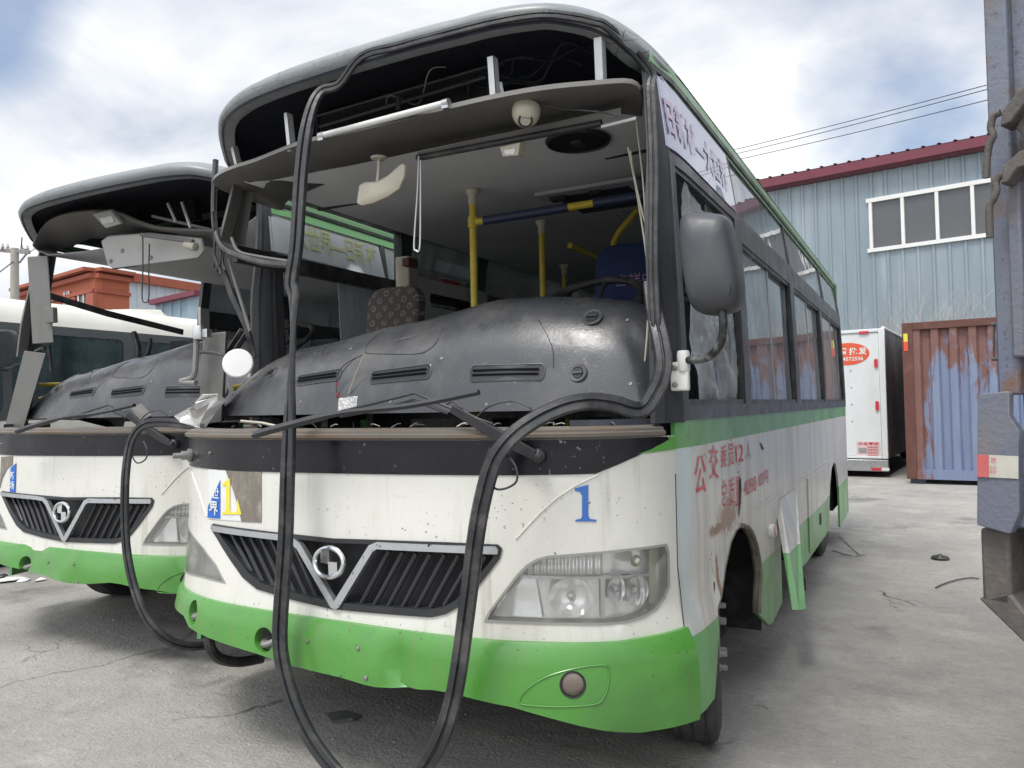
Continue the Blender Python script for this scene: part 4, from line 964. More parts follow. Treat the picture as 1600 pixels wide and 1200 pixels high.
def wiper(P):
    W = lambda u, v, y: Y(u, v, y)
    piv = hit(842, 712); p0 = B(piv[0], piv[1], .0); n_ = (B(piv[0], piv[1], 1)-p0).normalized()
    g = empty('wiper', p0); g.parent = P; inv = -p0
    def bld(m, nm, mt, **k):
        m.v = [tuple(Vector(q)+inv) for q in m.v]; return m.build(nm, mt, g, **k)
    m = MB(); m.lathe([(.024, -.004), (.024, .02), (.020, .03), (.013, .034), (.013, .05), (.006, .054), (.001, .054)], 18, p0, n_); bld(m, 'pivot', 'blackplastic')
    a = W(836, 711, p0.y-.045); b = W(795, 690, p0.y-.05); c = W(706, 638, p0.y-.07)
    m = MB(); m.sweep([a, b, c], [(-.013, -.007), (.013, -.007), (.013, .007), (-.013, .007)], Vector((0, -1, 0)), scale=[1.1, 1.45, 1.0]); bld(m, 'arm', 'blackplastic', bevel=.002)
    m = MB(); m.tube([c, W(648, 614, p0.y-.075), W(586, 630, p0.y-.075), W(532, 643, p0.y-.07)], .005, 6)
    bld(m, 'arm_rod', 'blackplastic')
    m = MB(); m.tube([W(700, 646, p0.y-.06), W(646, 625, p0.y-.065), W(590, 641, p0.y-.065), W(532, 651, p0.y-.06)], .005, 6)
    bld(m, 'arm_rod', 'blackplastic')
    bl = cat([W(395, 681, -.06), W(440, 668, -.06), W(532, 646, -.05), W(640, 634, -.04), W(748, 613, -.02)], 6)
    m = MB(); m.sweep(bl, [(-.004, -.007), (.004, -.007), (.006, .003), (0, .008), (-.006, .003)], Vector((0, -1, 0)), scale=[1]+[2.2]*10+[1.5]*14); bld(m, 'blade', 'blackplastic')
    # bare pivot on the kerb side
    s, z = hit(300, 711); q = B(s, z, 0); n2 = (B(s, z, 1)-q).normalized()
    m = MB(); m.lathe([(.026, -.004), (.026, .016), (.018, .018), (.018, .04), (.011, .042), (.011, .07), (.006, .072), (.001, .072)], 16, q, n2); m.build('wiper_spindle', 'steel', P)
    s, z = hit(330, 708); m = MB(); m.lathe([(.008, -.002), (.006, .01), (.001, .011)], 10, B(s, z, 0), n2); m.build('screw', 'steel', P)
    m = MB(); m.tube(cat([W(766, 700, -.05), W(757, 735, -.07), W(775, 764, -.07), W(805, 755, -.07), W(806, 730, -.06), W(790, 708, -.05)], 6), .0035, 6); bld(m, 'washer_hose', 'rubber')
    m = MB(); m.tube(cat([W(742, 655, .06), W(765, 635, .06), W(800, 627, .06), W(825, 635, .06), W(832, 644, .06)], 6), .003, 6); bld(m, 'washer_hose', 'rubber')
    m = MB(); m.tube(cat([W(698, 632, .05), W(710, 628, .05), W(735, 648, .05), W(770, 662, .05)], 6), .003, 6); bld(m, 'washer_hose', 'rubber')

def overhead(P, near):
    # grey headliner board that hangs below the destination box
    fr = [(328, 296), (334, 283), (345, 272), (368, 262), (400, 252), (470, 225), (540, 209), (600, 195), (700, 170), (780, 152), (850, 140), (920, 133), (985, 130), (1003, 150)]
    re = [(352, 300), (366, 308), (385, 322), (405, 333), (450, 312), (490, 293), (530, 278), (560, 266), (640, 244), (700, 229), (800, 207), (900, 188), (960, 176), (1004, 172)]
    yf = [.50, .46, .42, .36, .30, .24, .21, .20, .20, .21, .23, .28, .36, .45]
    zr = [2.25]*14
    rows = [[], [], []]
    for (a, b, y) in zip(fr, re, yf):
        p = Y(a[0], a[1], y); q = Z(b[0], b[1], 2.262)
        if q.y < p.y+.12: q = Y(b[0], b[1], p.y+.16)
        q = Vector((max(-1.04, min(1.03, q.x)), q.y, min(q.z, 2.262)))
        p.x = max(-1.06, min(1.03, p.x))
        rows[0].append(p+Vector((0, .005, .012))); rows[1].append(p); rows[2].append(q)
    hb = MB().loft([cat(r_, 4) for r_ in rows]).build('headliner_board', 'visor', P, solid=.006)
    for (u, v) in ((391, 285), (457, 267), (555, 234), (655, 212), (755, 190), (882, 165)):
        t = .5; i = min(range(14), key=lambda k: abs((fr[k][0]+re[k][0])/2-u)); 
        q0 = rows[1][i]; q1 = rows[2][i]; n_ = Vector((0, -.3, -1)).normalized()
        p = PL(u, v, (q0+q1)/2, Vector((0, (q1.z-q0.z), -(q1.y-q0.y))).normalized()); m = MB(); m.lathe([(.008, -.002), (.007, .003), (.001, .004)], 10, p, n_); m.build('screw', 'steel', hb)
    def strip(pts, wd, y0, y1, nm='bracket'):
        (u0, v0), (u1, v1) = pts; a = Y(u0, v0, y0); b = Y(u1, v1, y1)
        m = MB(); d = Vector((wd, 0, 0)); e = Vector((0, .003, 0)); f = Vector((0, .03, 0))
        m.hexa([a-d, a+d, b+d, b-d], [a-d+e, a+d+e, b+d+e, b-d+e]); m.hexa([a+d, a+d+f, b+d+f, b+d], [a+d*.8, a+d*.8+f, b+d*.8+f, b+d*.8])
        m.build(nm, 'alu', P, smooth=False)
    strip(((446, 176), (452, 236)), .009, .26, .26); strip(((361, 226), (370, 264)), .008, .40, .42)
    strip(((766, 88), (771, 160)), .012, .24, .24); strip(((934, 58), (937, 134)), .014, .30, .32)
    m = MB(); m.hexa([Y(779, 128, .28), Y(784, 128, .28), Y(790, 158, .28), Y(785, 158, .28)], [Y(779, 128, .29), Y(784, 128, .29), Y(790, 158, .29), Y(785, 158, .29)]); m.build('bracket', 'alu', P)
    # destination display and fluorescent tube
    a, b, c, d = Y(497, 218, .55), Y(765, 150, .55), Y(765, 104, .55), Y(497, 182, .55); e = Vector((0, .06, .03))
    m = MB(); m.hexa([a, b, c, d], [a+e, b+e, c+e, d+e]); ds = m.build('destination_display', 'blackscreen', P, bevel=.004)
    m = MB()
    for q0, q1 in ((a, b), (d, c), (a, d), (b, c)): m.tube([q0+Vector((0, -.006, 0)), q1+Vector((0, -.006, 0))], .007, 6)
    m.build('display_frame', 'trim', ds)
    m = MB(); m.tube([Y(500, 198, .48), Y(760, 120, .48)], .008, 6); m.build('support_rail', 'trim', P)
    t0, t1 = Y(503, 212, .215), Y(697, 161, .17)
    m = MB(); m.tube([t0, t1], .0115, 14); tl = m.build('fluorescent_tube', 'tubewhite', P)
    for q, s_ in ((t0, 1), (t1, -1)):
        m = MB(); dr = (t1-t0).normalized()*s_; m.lathe([(.014, -.012), (.014, .012), (.012, .013)], 12, q, dr); m.box((q+Vector((-.012, -.01, -.02)))[:], (q+Vector((.012, .012, .0)))[:]); m.build('lamp_holder', 'silver', tl)
    m = MB(); m.box((Y(618, 150, .42))[:], (Y(624, 170, .42)+Vector((.0, .01, 0)))[:]); m.build('bracket', 'trim', P)
    rv_ = random.Random(2)
    for i in range(9):
        u = rv_.uniform(520, 800); a = Y(u, 178-(u-500)*.2, .5); pts = [a+Vector((rv_.uniform(-.02, .02)+.09*k, rv_.uniform(-.05, .1), rv_.uniform(-.05, .04)+.01*k)) for k in range(5)]
        m = MB(); m.tube(cat(pts, 5), rv_.choice([.0025, .004]), 5); m.build('loose_wire', rv_.choice(['rubber', 'cream', 'trim', 'sleeve']), P)
    # dome camera
    c = Y(822, 176, .30); cw = empty('ceiling_camera', c); cw.parent = P
    ax = Vector((0, -.25, -1)).normalized()
    m = MB(); m.lathe([(.046, -.02), (.048, -.005), (.046, .012), (.038, .030), (.030, .036)], 28, Vector(), ax); m.build('camera_base', 'cream', cw)
    lk = (CAM-c).normalized(); lk = (lk+Vector((0, -.1, -.5))).normalized()
    m = MB(); m.lathe([(.001, -.04), (.026, -.03), (.034, -.01), (.034, .006), (.028, .024), (.024, .028)], 24, ax*.018, lk); m.build('camera_eye', 'cream', cw)
    m = MB(); m.lathe([(.025, .022), (.025, .0295), (.018, .030), (.017, .026), (.001, .026)], 24, ax*.018, lk); ln = m.build('camera_lens', 'blackplastic', cw)
    m = MB(); m.lathe([(.007, .026), (.006, .029), (.001, .030)], 16, ax*.018, lk); m.build('lens_glass', 'silver', ln)
    m = MB(); m.tube(cat([Y(845, 163, .31), Y(880, 170, .33), Y(930, 174, .34), Y(965, 180, .34)], 5), .003, 6); m.build('cable', 'rubber', P)
    # sun blind bar with pull rods
    sb = MB(); sb.tube([Y(652, 247, .40), Y(940, 192, .42)], .012, 10); bl = sb.build('sun_blind_roller', 'rubber', P)
    m = MB(); m.hexa([Y(652, 238, .40), Y(970, 168, .42), Y(970, 180, .42), Y(654, 250, .40)], [Y(652, 238, .42), Y(970, 168, .44), Y(970, 180, .44), Y(654, 250, .42)]); m.build('blind_bracket', 'visor', bl, smooth=False)
    m = MB(); m.tube([Y(940, 198, .40), Y(994, 185, .40)], .006, 8); m.build('blind_rod', 'alu', bl)
    m = MB(); m.tube(cat([Y(654, 244, .38), Y(652, 300, .38), Y(647, 380, .38), Y(650, 391, .38), Y(656, 384, .38), Y(657, 300, .38), Y(657, 250, .38)], 5), .0032, 6); m.build('pull_rod', 'alu', bl)
    # small yellowed box
    m = MB(); a, b, c, d = Y(785, 245, .38), Y(809, 243, .38), Y(813, 222, .38), Y(780, 230, .38); e = Vector((0, .05, .012)); m.hexa([a, b, c, d], [a+e, b+e, c+e, d+e]); bx_ = m.build('cream_switch_box', 'cream', P, bevel=.003)
    m = MB(); e = Vector((0, -.003, 0)); a, b, c, d = Y(790, 242, .38), Y(804, 241, .38), Y(806, 232, .38), Y(788, 235, .38); m.hexa([a+e, b+e, c+e, d+e], [a, b, c, d]); m.build('label_plate', 'whiteplastic', bx_)
    # round ceiling speaker grille
    c = Z(903, 220, 2.255); m = MB(); m.lathe([(.125, 0), (.120, .010), (.112, .012), (.11, .006), (.03, .008), (.026, .016), (.001, .018)], 36, c, Vector((0, 0, -1))); sg = m.build('speaker_grille', 'speaker', P)
    # interior mirror
    s0 = Y(592, 246, .34)
    mi = empty('interior_mirror', s0); mi.parent = P; V0 = lambda u, v, y: Y(u, v, y)-s0
    m = MB(); m.lathe([(.032, .0), (.028, -.006), (.008, -.010)], 16, Vector(), Vector((0, 0, 1))); m.tube([Vector(), V0(592, 262, .34), V0(590, 285, .33)], .007, 8); m.build('mirror_stem', 'cream', mi)
    out = [(559, 318), (563, 290), (572, 285), (592, 284), (612, 272), (630, 256), (635, 258), (634, 275), (625, 296), (608, 308), (585, 318), (566, 322)]
    c = V0(596, 295, .32); rows = []
    for sc_, dy in ((.92, .012), (1, .0), (.98, -.008), (.80, -.014), (.4, -.018)):
        rows.append([c+(V0(u, v, .32)-c)*sc_+Vector((0, dy, 0)) for u, v in out])
    m = MB(); m.loft(rows, True); n = len(out); m.f += [tuple(range(n)), tuple((len(rows)-1)*n+j for j in range(n))[::-1]]; m.build('mirror_back', 'cream', mi)
    # ceiling hatch, lamp slot, loose trim
    h = Z(920, 292, 2.25); m = MB(); m.box((h.x-.26, h.y-.05, 2.232), (h.x+.24, h.y+.42, 2.254)); m.build('roof_hatch_frame', 'ceiling', P, bevel=.008)
    m = MB(); m.box((h.x-.18, h.y+.02, 2.228), (h.x+.18, h.y+.36, 2.2325)); m.box((h.x-.2, h.y+.0, 2.215), (h.x-.12, h.y+.05, 2.235)); m.box((h.x+.0, h.y+.0, 2.215), (h.x+.05, h.y+.05, 2.235)); m.build('roof_hatch', 'void', P)
    for i in range(3):
        q = Z(925+i*8, 320, 2.25); m = MB(); m.tube([Z(940+i*9, 318+i*2, 2.246), Z(966+i*9, 340-i, 2.246)], .004, 6); m.build('lamp_slot', 'alu', P)
    # poles and rails
    pole1, pole2 = Z(738, 297, 2.25), Z(846, 345, 2.25)
    def pole(p, r_=.0165):
        m = MB(); m.tube([Vector((p.x, p.y, .885)), Vector((p.x, p.y, 2.25))], r_, 12); o = m.build('handrail_pole', 'yellow', P)
        m = MB(); m.lathe([(.032, 0), (.032, .012), (.020, .03), (.020, .07), (.017, .07)], 16, Vector((p.x, p.y, 2.25)), Vector((0, 0, -1))); m.build('pole_foot', 'cream', o)
    pole(pole1); pole(pole2)
    zr_ = 2.10; a = Vector((pole1.x, pole1.y, zr_)); b = Vector((.80, pole1.y+.05, zr_+.02))
    m = MB(); m.tube([a, b], .0165, 12); o = m.build('handrail_bar', 'yellow', P)
    m = MB(); m.tube([a+(b-a)*.07, a+(b-a)*.56], .021, 12); m.build('rail_sleeve', 'sleeve', o); m = MB(); m.tube([a+(b-a)*.70, a+(b-a)*.99], .021, 12); m.build('rail_sleeve', 'sleeve', o)
    m = MB(); m.lathe([(.024, -.025), (.024, .025), (.02, .026)], 14, a, Vector((0, 0, 1))); m.build('rail_joint', 'yellow', o)
    m = MB(); a = Vector((.1, pole2.y+.1, 2.12)); b = Vector((.1, 5.6, 2.12)); m.tube([a, b], .016, 10); o = m.build('handrail_bar', 'yellow', P)
    m = MB(); m.tube([a+(b-a)*.17, a+(b-a)*.8], .021, 10); m.build('rail_sleeve', 'sleeve', o)
    m = MB(); m.tube(cat([b2 for b2 in (Y(1005, 300, 1.75), Y(1003, 318, 1.75), Y(982, 345, 1.75), Y(963, 370, 1.75), Y(958, 395, 1.75), Y(957, 470, 1.75))], 5), .0165, 12); m.build('handrail_bent', 'yellow', P)
    for y in (3.0, 4.2): 
        for x in (-.45, .5): pole(Vector((x, y, 0)), .015)
    # hanging cables by the driver
    for pts in ([(981, 230), (993, 290), (1010, 400), (1013, 480), (1008, 560), (1000, 605)], [(994, 190), (1000, 240), (1006, 300), (1012, 420), (1015, 520)], [(985, 235), (990, 270), (1003, 330), (1016, 380), (1012, 440)], [(1019, 380), (1013, 420), (1016, 460), (1020, 560)]):
        m = MB(); m.tube(cat([Y(u, v, .50+.02*(i % 2)) for i, (u, v) in enumerate(pts)], 5), .0032, 6); m.build('hanging_cable', 'cream' if near else 'rubber', P)
    # door gear box on the door pillar
    m = MB(); m.box((-1.03, 1.80, 1.98), (-.93, 1.90, 2.17)); m.build('door_gear_box', 'cream', P, bevel=.008); m = MB(); m.box((-.95, 1.76, 2.10), (-.90, 1.86, 2.15)); m.build('door_switch', 'red2', P, bevel=.005)
    m = MB(); m.box((-1.05, .60, 2.32), (-1.0, 1.86, 2.40)); m.box((-1.08, .60, 1.955), (-1.05, 1.88, 2.035)) if near else None; m.box((-1.06, 1.83, .3), (-1.0, 1.90, 2.36)); m.build('door_frame', 'rubber', P)

def bus_extra_near(P):
    # driver's mirror
    f = [(1063, 347), (1068, 337), (1078, 332), (1122, 333), (1134, 338), (1141, 350), (1150, 395), (1158, 440), (1157, 468), (1147, 484), (1118, 491), (1092, 488), (1078, 474), (1068, 430), (1062, 385)]
    c0 = Y(1108, 412, .30); g = empty('door_mirror', c0); g.parent = P
    pts = cat([Y(u, v, .30)-c0 for u, v in f], 3, True); rows = []
    for sc_, dy in ((.90, .075), (.97, .07), (1, .05), (1, .02), (.97, -.012), (.90, -.032), (.75, -.048), (.5, -.058), (.2, -.062)): rows.append([p*sc_+Vector((0, dy, 0)) for p in pts])
    m = MB(); m.loft(rows, True); n = len(pts); m.f += [tuple(range(n)), tuple((len(rows)-1)*n+j for j in range(n))[::-1]]; m.build('mirror_housing', 'mirrorback', g)
    m = MB(); m.loft([[p*.88+Vector((0, .0755, 0)) for p in pts], [p*.3+Vector((0, .076, 0)) for p in pts]], True); m.f.append(tuple(n+j for j in range(n))); m.build('mirror_glass', 'chrome', g)
    m = MB(); q = [Y(u, v, .30)-c0+Vector((0, -.045, 0)) for u, v in ((1117, 435), (1145, 437), (1148, 462), (1119, 465))]; m.tube([q[0], q[1], q[2], q[3]], .0016, 5, closed=True); m.build('housing_panel_line', 'rubber', g)
    m = MB(); m.tube(cat([Y(1127, 476, .30)-c0, Y(1130, 500, .29)-c0, Y(1129, 525, .30)-c0, Y(1121, 545, .31)-c0, Y(1104, 559, .34)-c0, Y(1074, 563, .38)-c0], 6), .0125, 12); m.build('mirror_arm', 'armchip', g)
    a = Y(1068, 563, .385)-c0; m = MB(); m.lathe([(.017, -.035), (.020, -.03), (.020, .02), (.017, .03), (.001, .03)], 18, a, Vector((0, 0, 1))); m.build('arm_socket', 'whiteplastic', g)
    b = Y(1066, 588, .385)-c0; m = MB(); m.box((b+Vector((-.036, -.012, -.045)))[:], (b+Vector((.022, .012, .045)))[:]); pl = m.build('mirror_bracket', 'whiteplastic', g, bevel=.006)
    for dz in (-.026, .026): 
        m = MB(); m.lathe([(.009, 0), (.009, .004), (.005, .007), (.001, .007)], 10, b+Vector((-.02, -.012, dz)), Vector((0, -1, 0))); m.build('bolt', 'steel', pl)
    # hanging hatch, closed hatch, marker lamp
    s = lambda u, v, x: X(u, v, x)
    T_ = [X(1219, 781, 1.105), X(1243, 764, 1.105), X(1258, 951, 1.24), X(1249, 953, 1.24)]
    T_[2].y = T_[3].y+.30; T_[1] = Vector((1.105, 2.70, .757)); T_[2] = PL(1259, 951, T_[3], Vector((.85, -.5, 0)))
    e = Vector((-.03, .012, 0)); m = MB(); m.hexa([T_[3]+e*0, T_[2], T_[1], T_[0]], [T_[3]+e+Vector((0, -.02, 0)), T_[2]+e, T_[1]+e, T_[0]+e])
    hp = m.build('hatch_door', 'side', P, smooth=False)
    m = MB(); k = T_[3]*.25+T_[2]*.75; q = k+Vector((.01, -.004, .12)); m.box((q-Vector((.004, .02, .03)))[:], (q+Vector((.004, .02, .03)))[:]); m.build('latch', 'blackplastic', hp)
    m = MB(); m.box((.98, 2.17, .30), (.99, 2.72, .76)); m.build('hatch_recess', 'void', P)
    hd = patch('hatch_door', 'side', rect(SY(3.20), .30, SY(4.22), .765), [], B, .1, .012, P, .008)
    m = MB(); m.box((1.108, 3.72, .40), (1.114, 3.80, .47)); m.build('latch', 'blackplastic', hd)
    m = MB(); m.tube([B(s_, z, .006) for s_, z in [(SY(1.5), .79), (SY(2.1), .79), (SY(3.0), .795), (SY(4.3), .80)]], .0025, 6); m.build('panel_seam', 'side', P)
    c = hit(1204, 829); c = (SY(1.87), .635)
    m = MB(); r_ = rrect(c[0]-.045, c[1]-.030, c[0]+.045, c[1]+.032, .025, 4); m.loft([[B(a_, b_, o) for a_, b_ in [(c[0]+(p[0]-c[0])*k, c[1]+(p[1]-c[1])*k) for p in r_]] for k, o in ((1, 0), (1, .014), (.9, .020), (.5, .022))], True); m.f.append(tuple(3*len(r_)+j for j in range(len(r_)))); ml = m.build('marker_lamp', 'whiteplastic', P)
    patch('marker_lens', 'pinklens', rrect(c[0]-.01, c[1]-.022, c[0]+.036, c[1]+.024, .015, 3), [], B, .05, .006, ml, .027)
    # door-cut lines and lettering on the side
    def st(ch, y0, y1, z0, z1, mt='textred', sh=0): text('lettering', ch, mt, lambda u, v: B(SY(y0+(y1-y0)*u), z0+(z1-z0)*v+sh*u, .003), P, .0)
    st('公', .55, .68, .945, 1.075); st('交', .73, .86, .985, 1.105, sh=-.01)
    for i, ch in enumerate('乘员'): st(ch, .90+.125*i, 1.0+.125*i, 1.005, 1.09)
    st('12', 1.16, 1.30, 1.01, 1.08); st('人', 1.36, 1.46, 1.01, 1.08, 'textgrey')
    for i, ch in enumerate('总质量'): st(ch, .90+.12*i, 1.0+.12*i, .865-.012*i, .965-.006*i)
    st('4090', 1.29, 1.56, .86, .925); st('00', 1.62, 1.73, .87, .925); st('吨', 1.76, 1.86, .87, .935)
    m = MB(); vs = [B(SY(y), z, .0035) for y, z in ((1.20, .94), (1.235, .945), (1.24, .90), (1.215, .84), (1.19, .80), (1.175, .79), (1.19, .86))]; m.add(vs, [tuple(range(7))]); m.build('paint_crack', 'void', P, smooth=False)
    m = MB(); vs = [B(SY(y), z, .0035) for y, z in ((1.66, 1.07), (1.70, 1.06), (1.76, 1.03), (1.72, 1.03))]; m.add(vs, [(0, 1, 2, 3)]); m.build('paint_crack', 'void', P, smooth=False)
    # inner corner: grey dusty reveal at the right end of the cowl
    seat(P, -.70, .90, M['fabric'], 'passenger_seat', .34)
    s_ = seat(P, .57, 1.15, M['blueseat'], 'driver_seat', .44); s_.location.z = 1.02
    text('lettering', '吉祥中医', 'filmtext', lambda u, v: Vector((-.10+.26*u, .352+.12*(.80+.06*v-.44), .80+.06*v)), s_)
    for y in (2.5, 3.25, 4.0, 4.75):
        for x in (-.68, .38, .82): seat(P, x, y, M['seatgrey'], 'passenger_seat', .40)
    # dark console pieces behind the dashboard
    m = MB(); m.box((-.32, 1.15, 1.2), (-.02, 1.75, 1.665)); m.build('engine_cover', 'sleeve', P, bevel=.03)
    a, b, c, d = Y(673, 497, 1.02), Y(733, 487, 1.02), Y(735, 492, 1.0), Y(674, 505, 1.0); e = Vector((0, .15, .01)); m = MB(); m.hexa([a, b, b+e, a+e], [d, c, c+e, d+e]); m.build('display_panel', 'blackplastic', P)
    # partition with warning signs and a small window behind the door
    wl_ = -.985; h0, h1 = X(668, 494, wl_), X(733, 472, wl_)
    hole = rrect(h0.y, h1.z-.085, h1.y, h1.z, .03, 4)
    pa = patch('door_header_panel', 'inner', rect(1.93, 1.72, 2.80, 2.07), [hole], lambda s, z, o=0: Vector((wl_-o, s, z)), .15, .02, P)
    a, b = X(691, 453, wl_+.004), X(719, 442, wl_+.004)
    m = MB(); m.box((wl_+.001, a.y, b.z-.035), (wl_+.004, b.y, b.z)); m.build('red_sign', 'red', pa)
    a, b, c = X(725, 456, wl_+.004), X(737, 458, wl_+.004), X(732, 442, wl_+.004)
    m = MB(); m.tube([a, b, c], .004, 4, closed=True); m.build('warning_triangle', 'blackplastic', pa)
    m = MB(); m.tube([Vector((wl_+.004, y, z)) for y, z in hole], .010, 6, closed=True); m.build('window_seal', 'rubber', pa)
    # torn remains at the kerb-side corner
    m = MB(); m.tube(cat([Y(337, 250, .50), Y(334, 330, .48), Y(340, 372, .44), Y(355, 392, .38), (Y(385, 404, .28)), Y(420, 412, .2), Y(452, 414, .14)], 6), .013, 8); m.build('seal_remnant', 'rubber', P)
    m = MB(); m.tube(cat([Y(362, 372, .46), Y(372, 392, .42), Y(400, 400, .36), Y(450, 408, .3)], 5), .007, 6); m.build('seal_remnant', 'greypost', P)
    m = MB(); m.tube([Y(357, 405, .46), Y(372, 455, .46), Y(391, 518, .44)], .008, 8); m.build('loose_strut', 'greypost', P)
    m = MB(); m.sweep([Y(345, 412, .47), Y(362, 460, .47), Y(386, 512, .47), Y(397, 560, .46)], [(-.014, -.006), (.014, -.006), (.014, .006), (-.014, .006)], Vector((0, -1, 0))); m.build('loose_strut', 'rubber', P)
    for k, pts in enumerate(([(337, 370), (335, 400), (340, 420)], [(343, 380), (345, 405), (338, 425)], [(350, 388), (348, 410), (352, 422)], [(334, 395), (341, 415), (346, 428)], [(332, 330), (335, 380), (334, 418)])):
        m = MB(); m.tube(cat([Y(u, v, .44) for u, v in pts], 4), .006, 6); m.build('torn_rubber', 'rubber', P)
    for a_, b_, y_ in (((389, 515), (360, 560), .5), ((378, 515), (352, 556), .52)): m = MB(); m.tube([Y(*a_, y_), Y(*b_, y_)], .012, 6); m.build('torn_rubber', 'rubber', P)
    # loose wires and clip on the dashboard, timber strip and rubbish in the cowl
    for pts, mt in (([(570, 553), (560, 575), (550, 600), (545, 615)], 'cream'), ([(566, 555), (545, 565), (530, 580), (525, 600), (527, 622)], 'rubber'), ([(526, 598), (525, 610), (530, 622)], 'red')):
        m = MB(); m.tube(cat([Y(u, v, .36) for u, v in pts], 5), .0022, 5); m.build('loose_wire', mt, P)
    m = MB(); m.hexa([Y(527, 645, .22), Y(557, 642, .22), Y(559, 618, .24), Y(529, 622, .24)], [Y(527, 645, .26), Y(557, 642, .26), Y(559, 618, .28), Y(529, 622, .28)]); m.build('foil_wrapped_box', 'foil', P, bevel=.004)
    m = MB(); m.tube([Y(377, 658, .22), Y(410, 661, .22), Y(437, 667, .2)], .006, 6); m.build('wood_strip', 'cream', P)
    rnd = random.Random(4)
    for i in range(26):
        u = rnd.uniform(360, 980); p = Vector((0, 0, 0)); p = Y(u, 660, .2+rnd.uniform(-.02, .08)); p.z = 1.192
        m = MB(); a = rnd.uniform(0, 3.1); d = Vector((math.cos(a), math.sin(a), rnd.uniform(-.1, .4)))*rnd.uniform(.01, .035)
        m.tube([p-d, p+d*.3+Vector((0, 0, .004)), p+d], rnd.uniform(.001, .003), 5); m.build('cowl_debris', rnd.choice(['steel', 'cream', 'rubber', 'steel']), P)
    # stub of window frame: lower inner edge at the driver side
    m = MB(); m.tube([Y(1022, 640, .44), Y(1030, 590, .45), Y(1035, 560, .46)], .012, 8); m.build('inner_trim', 'postdark', P)
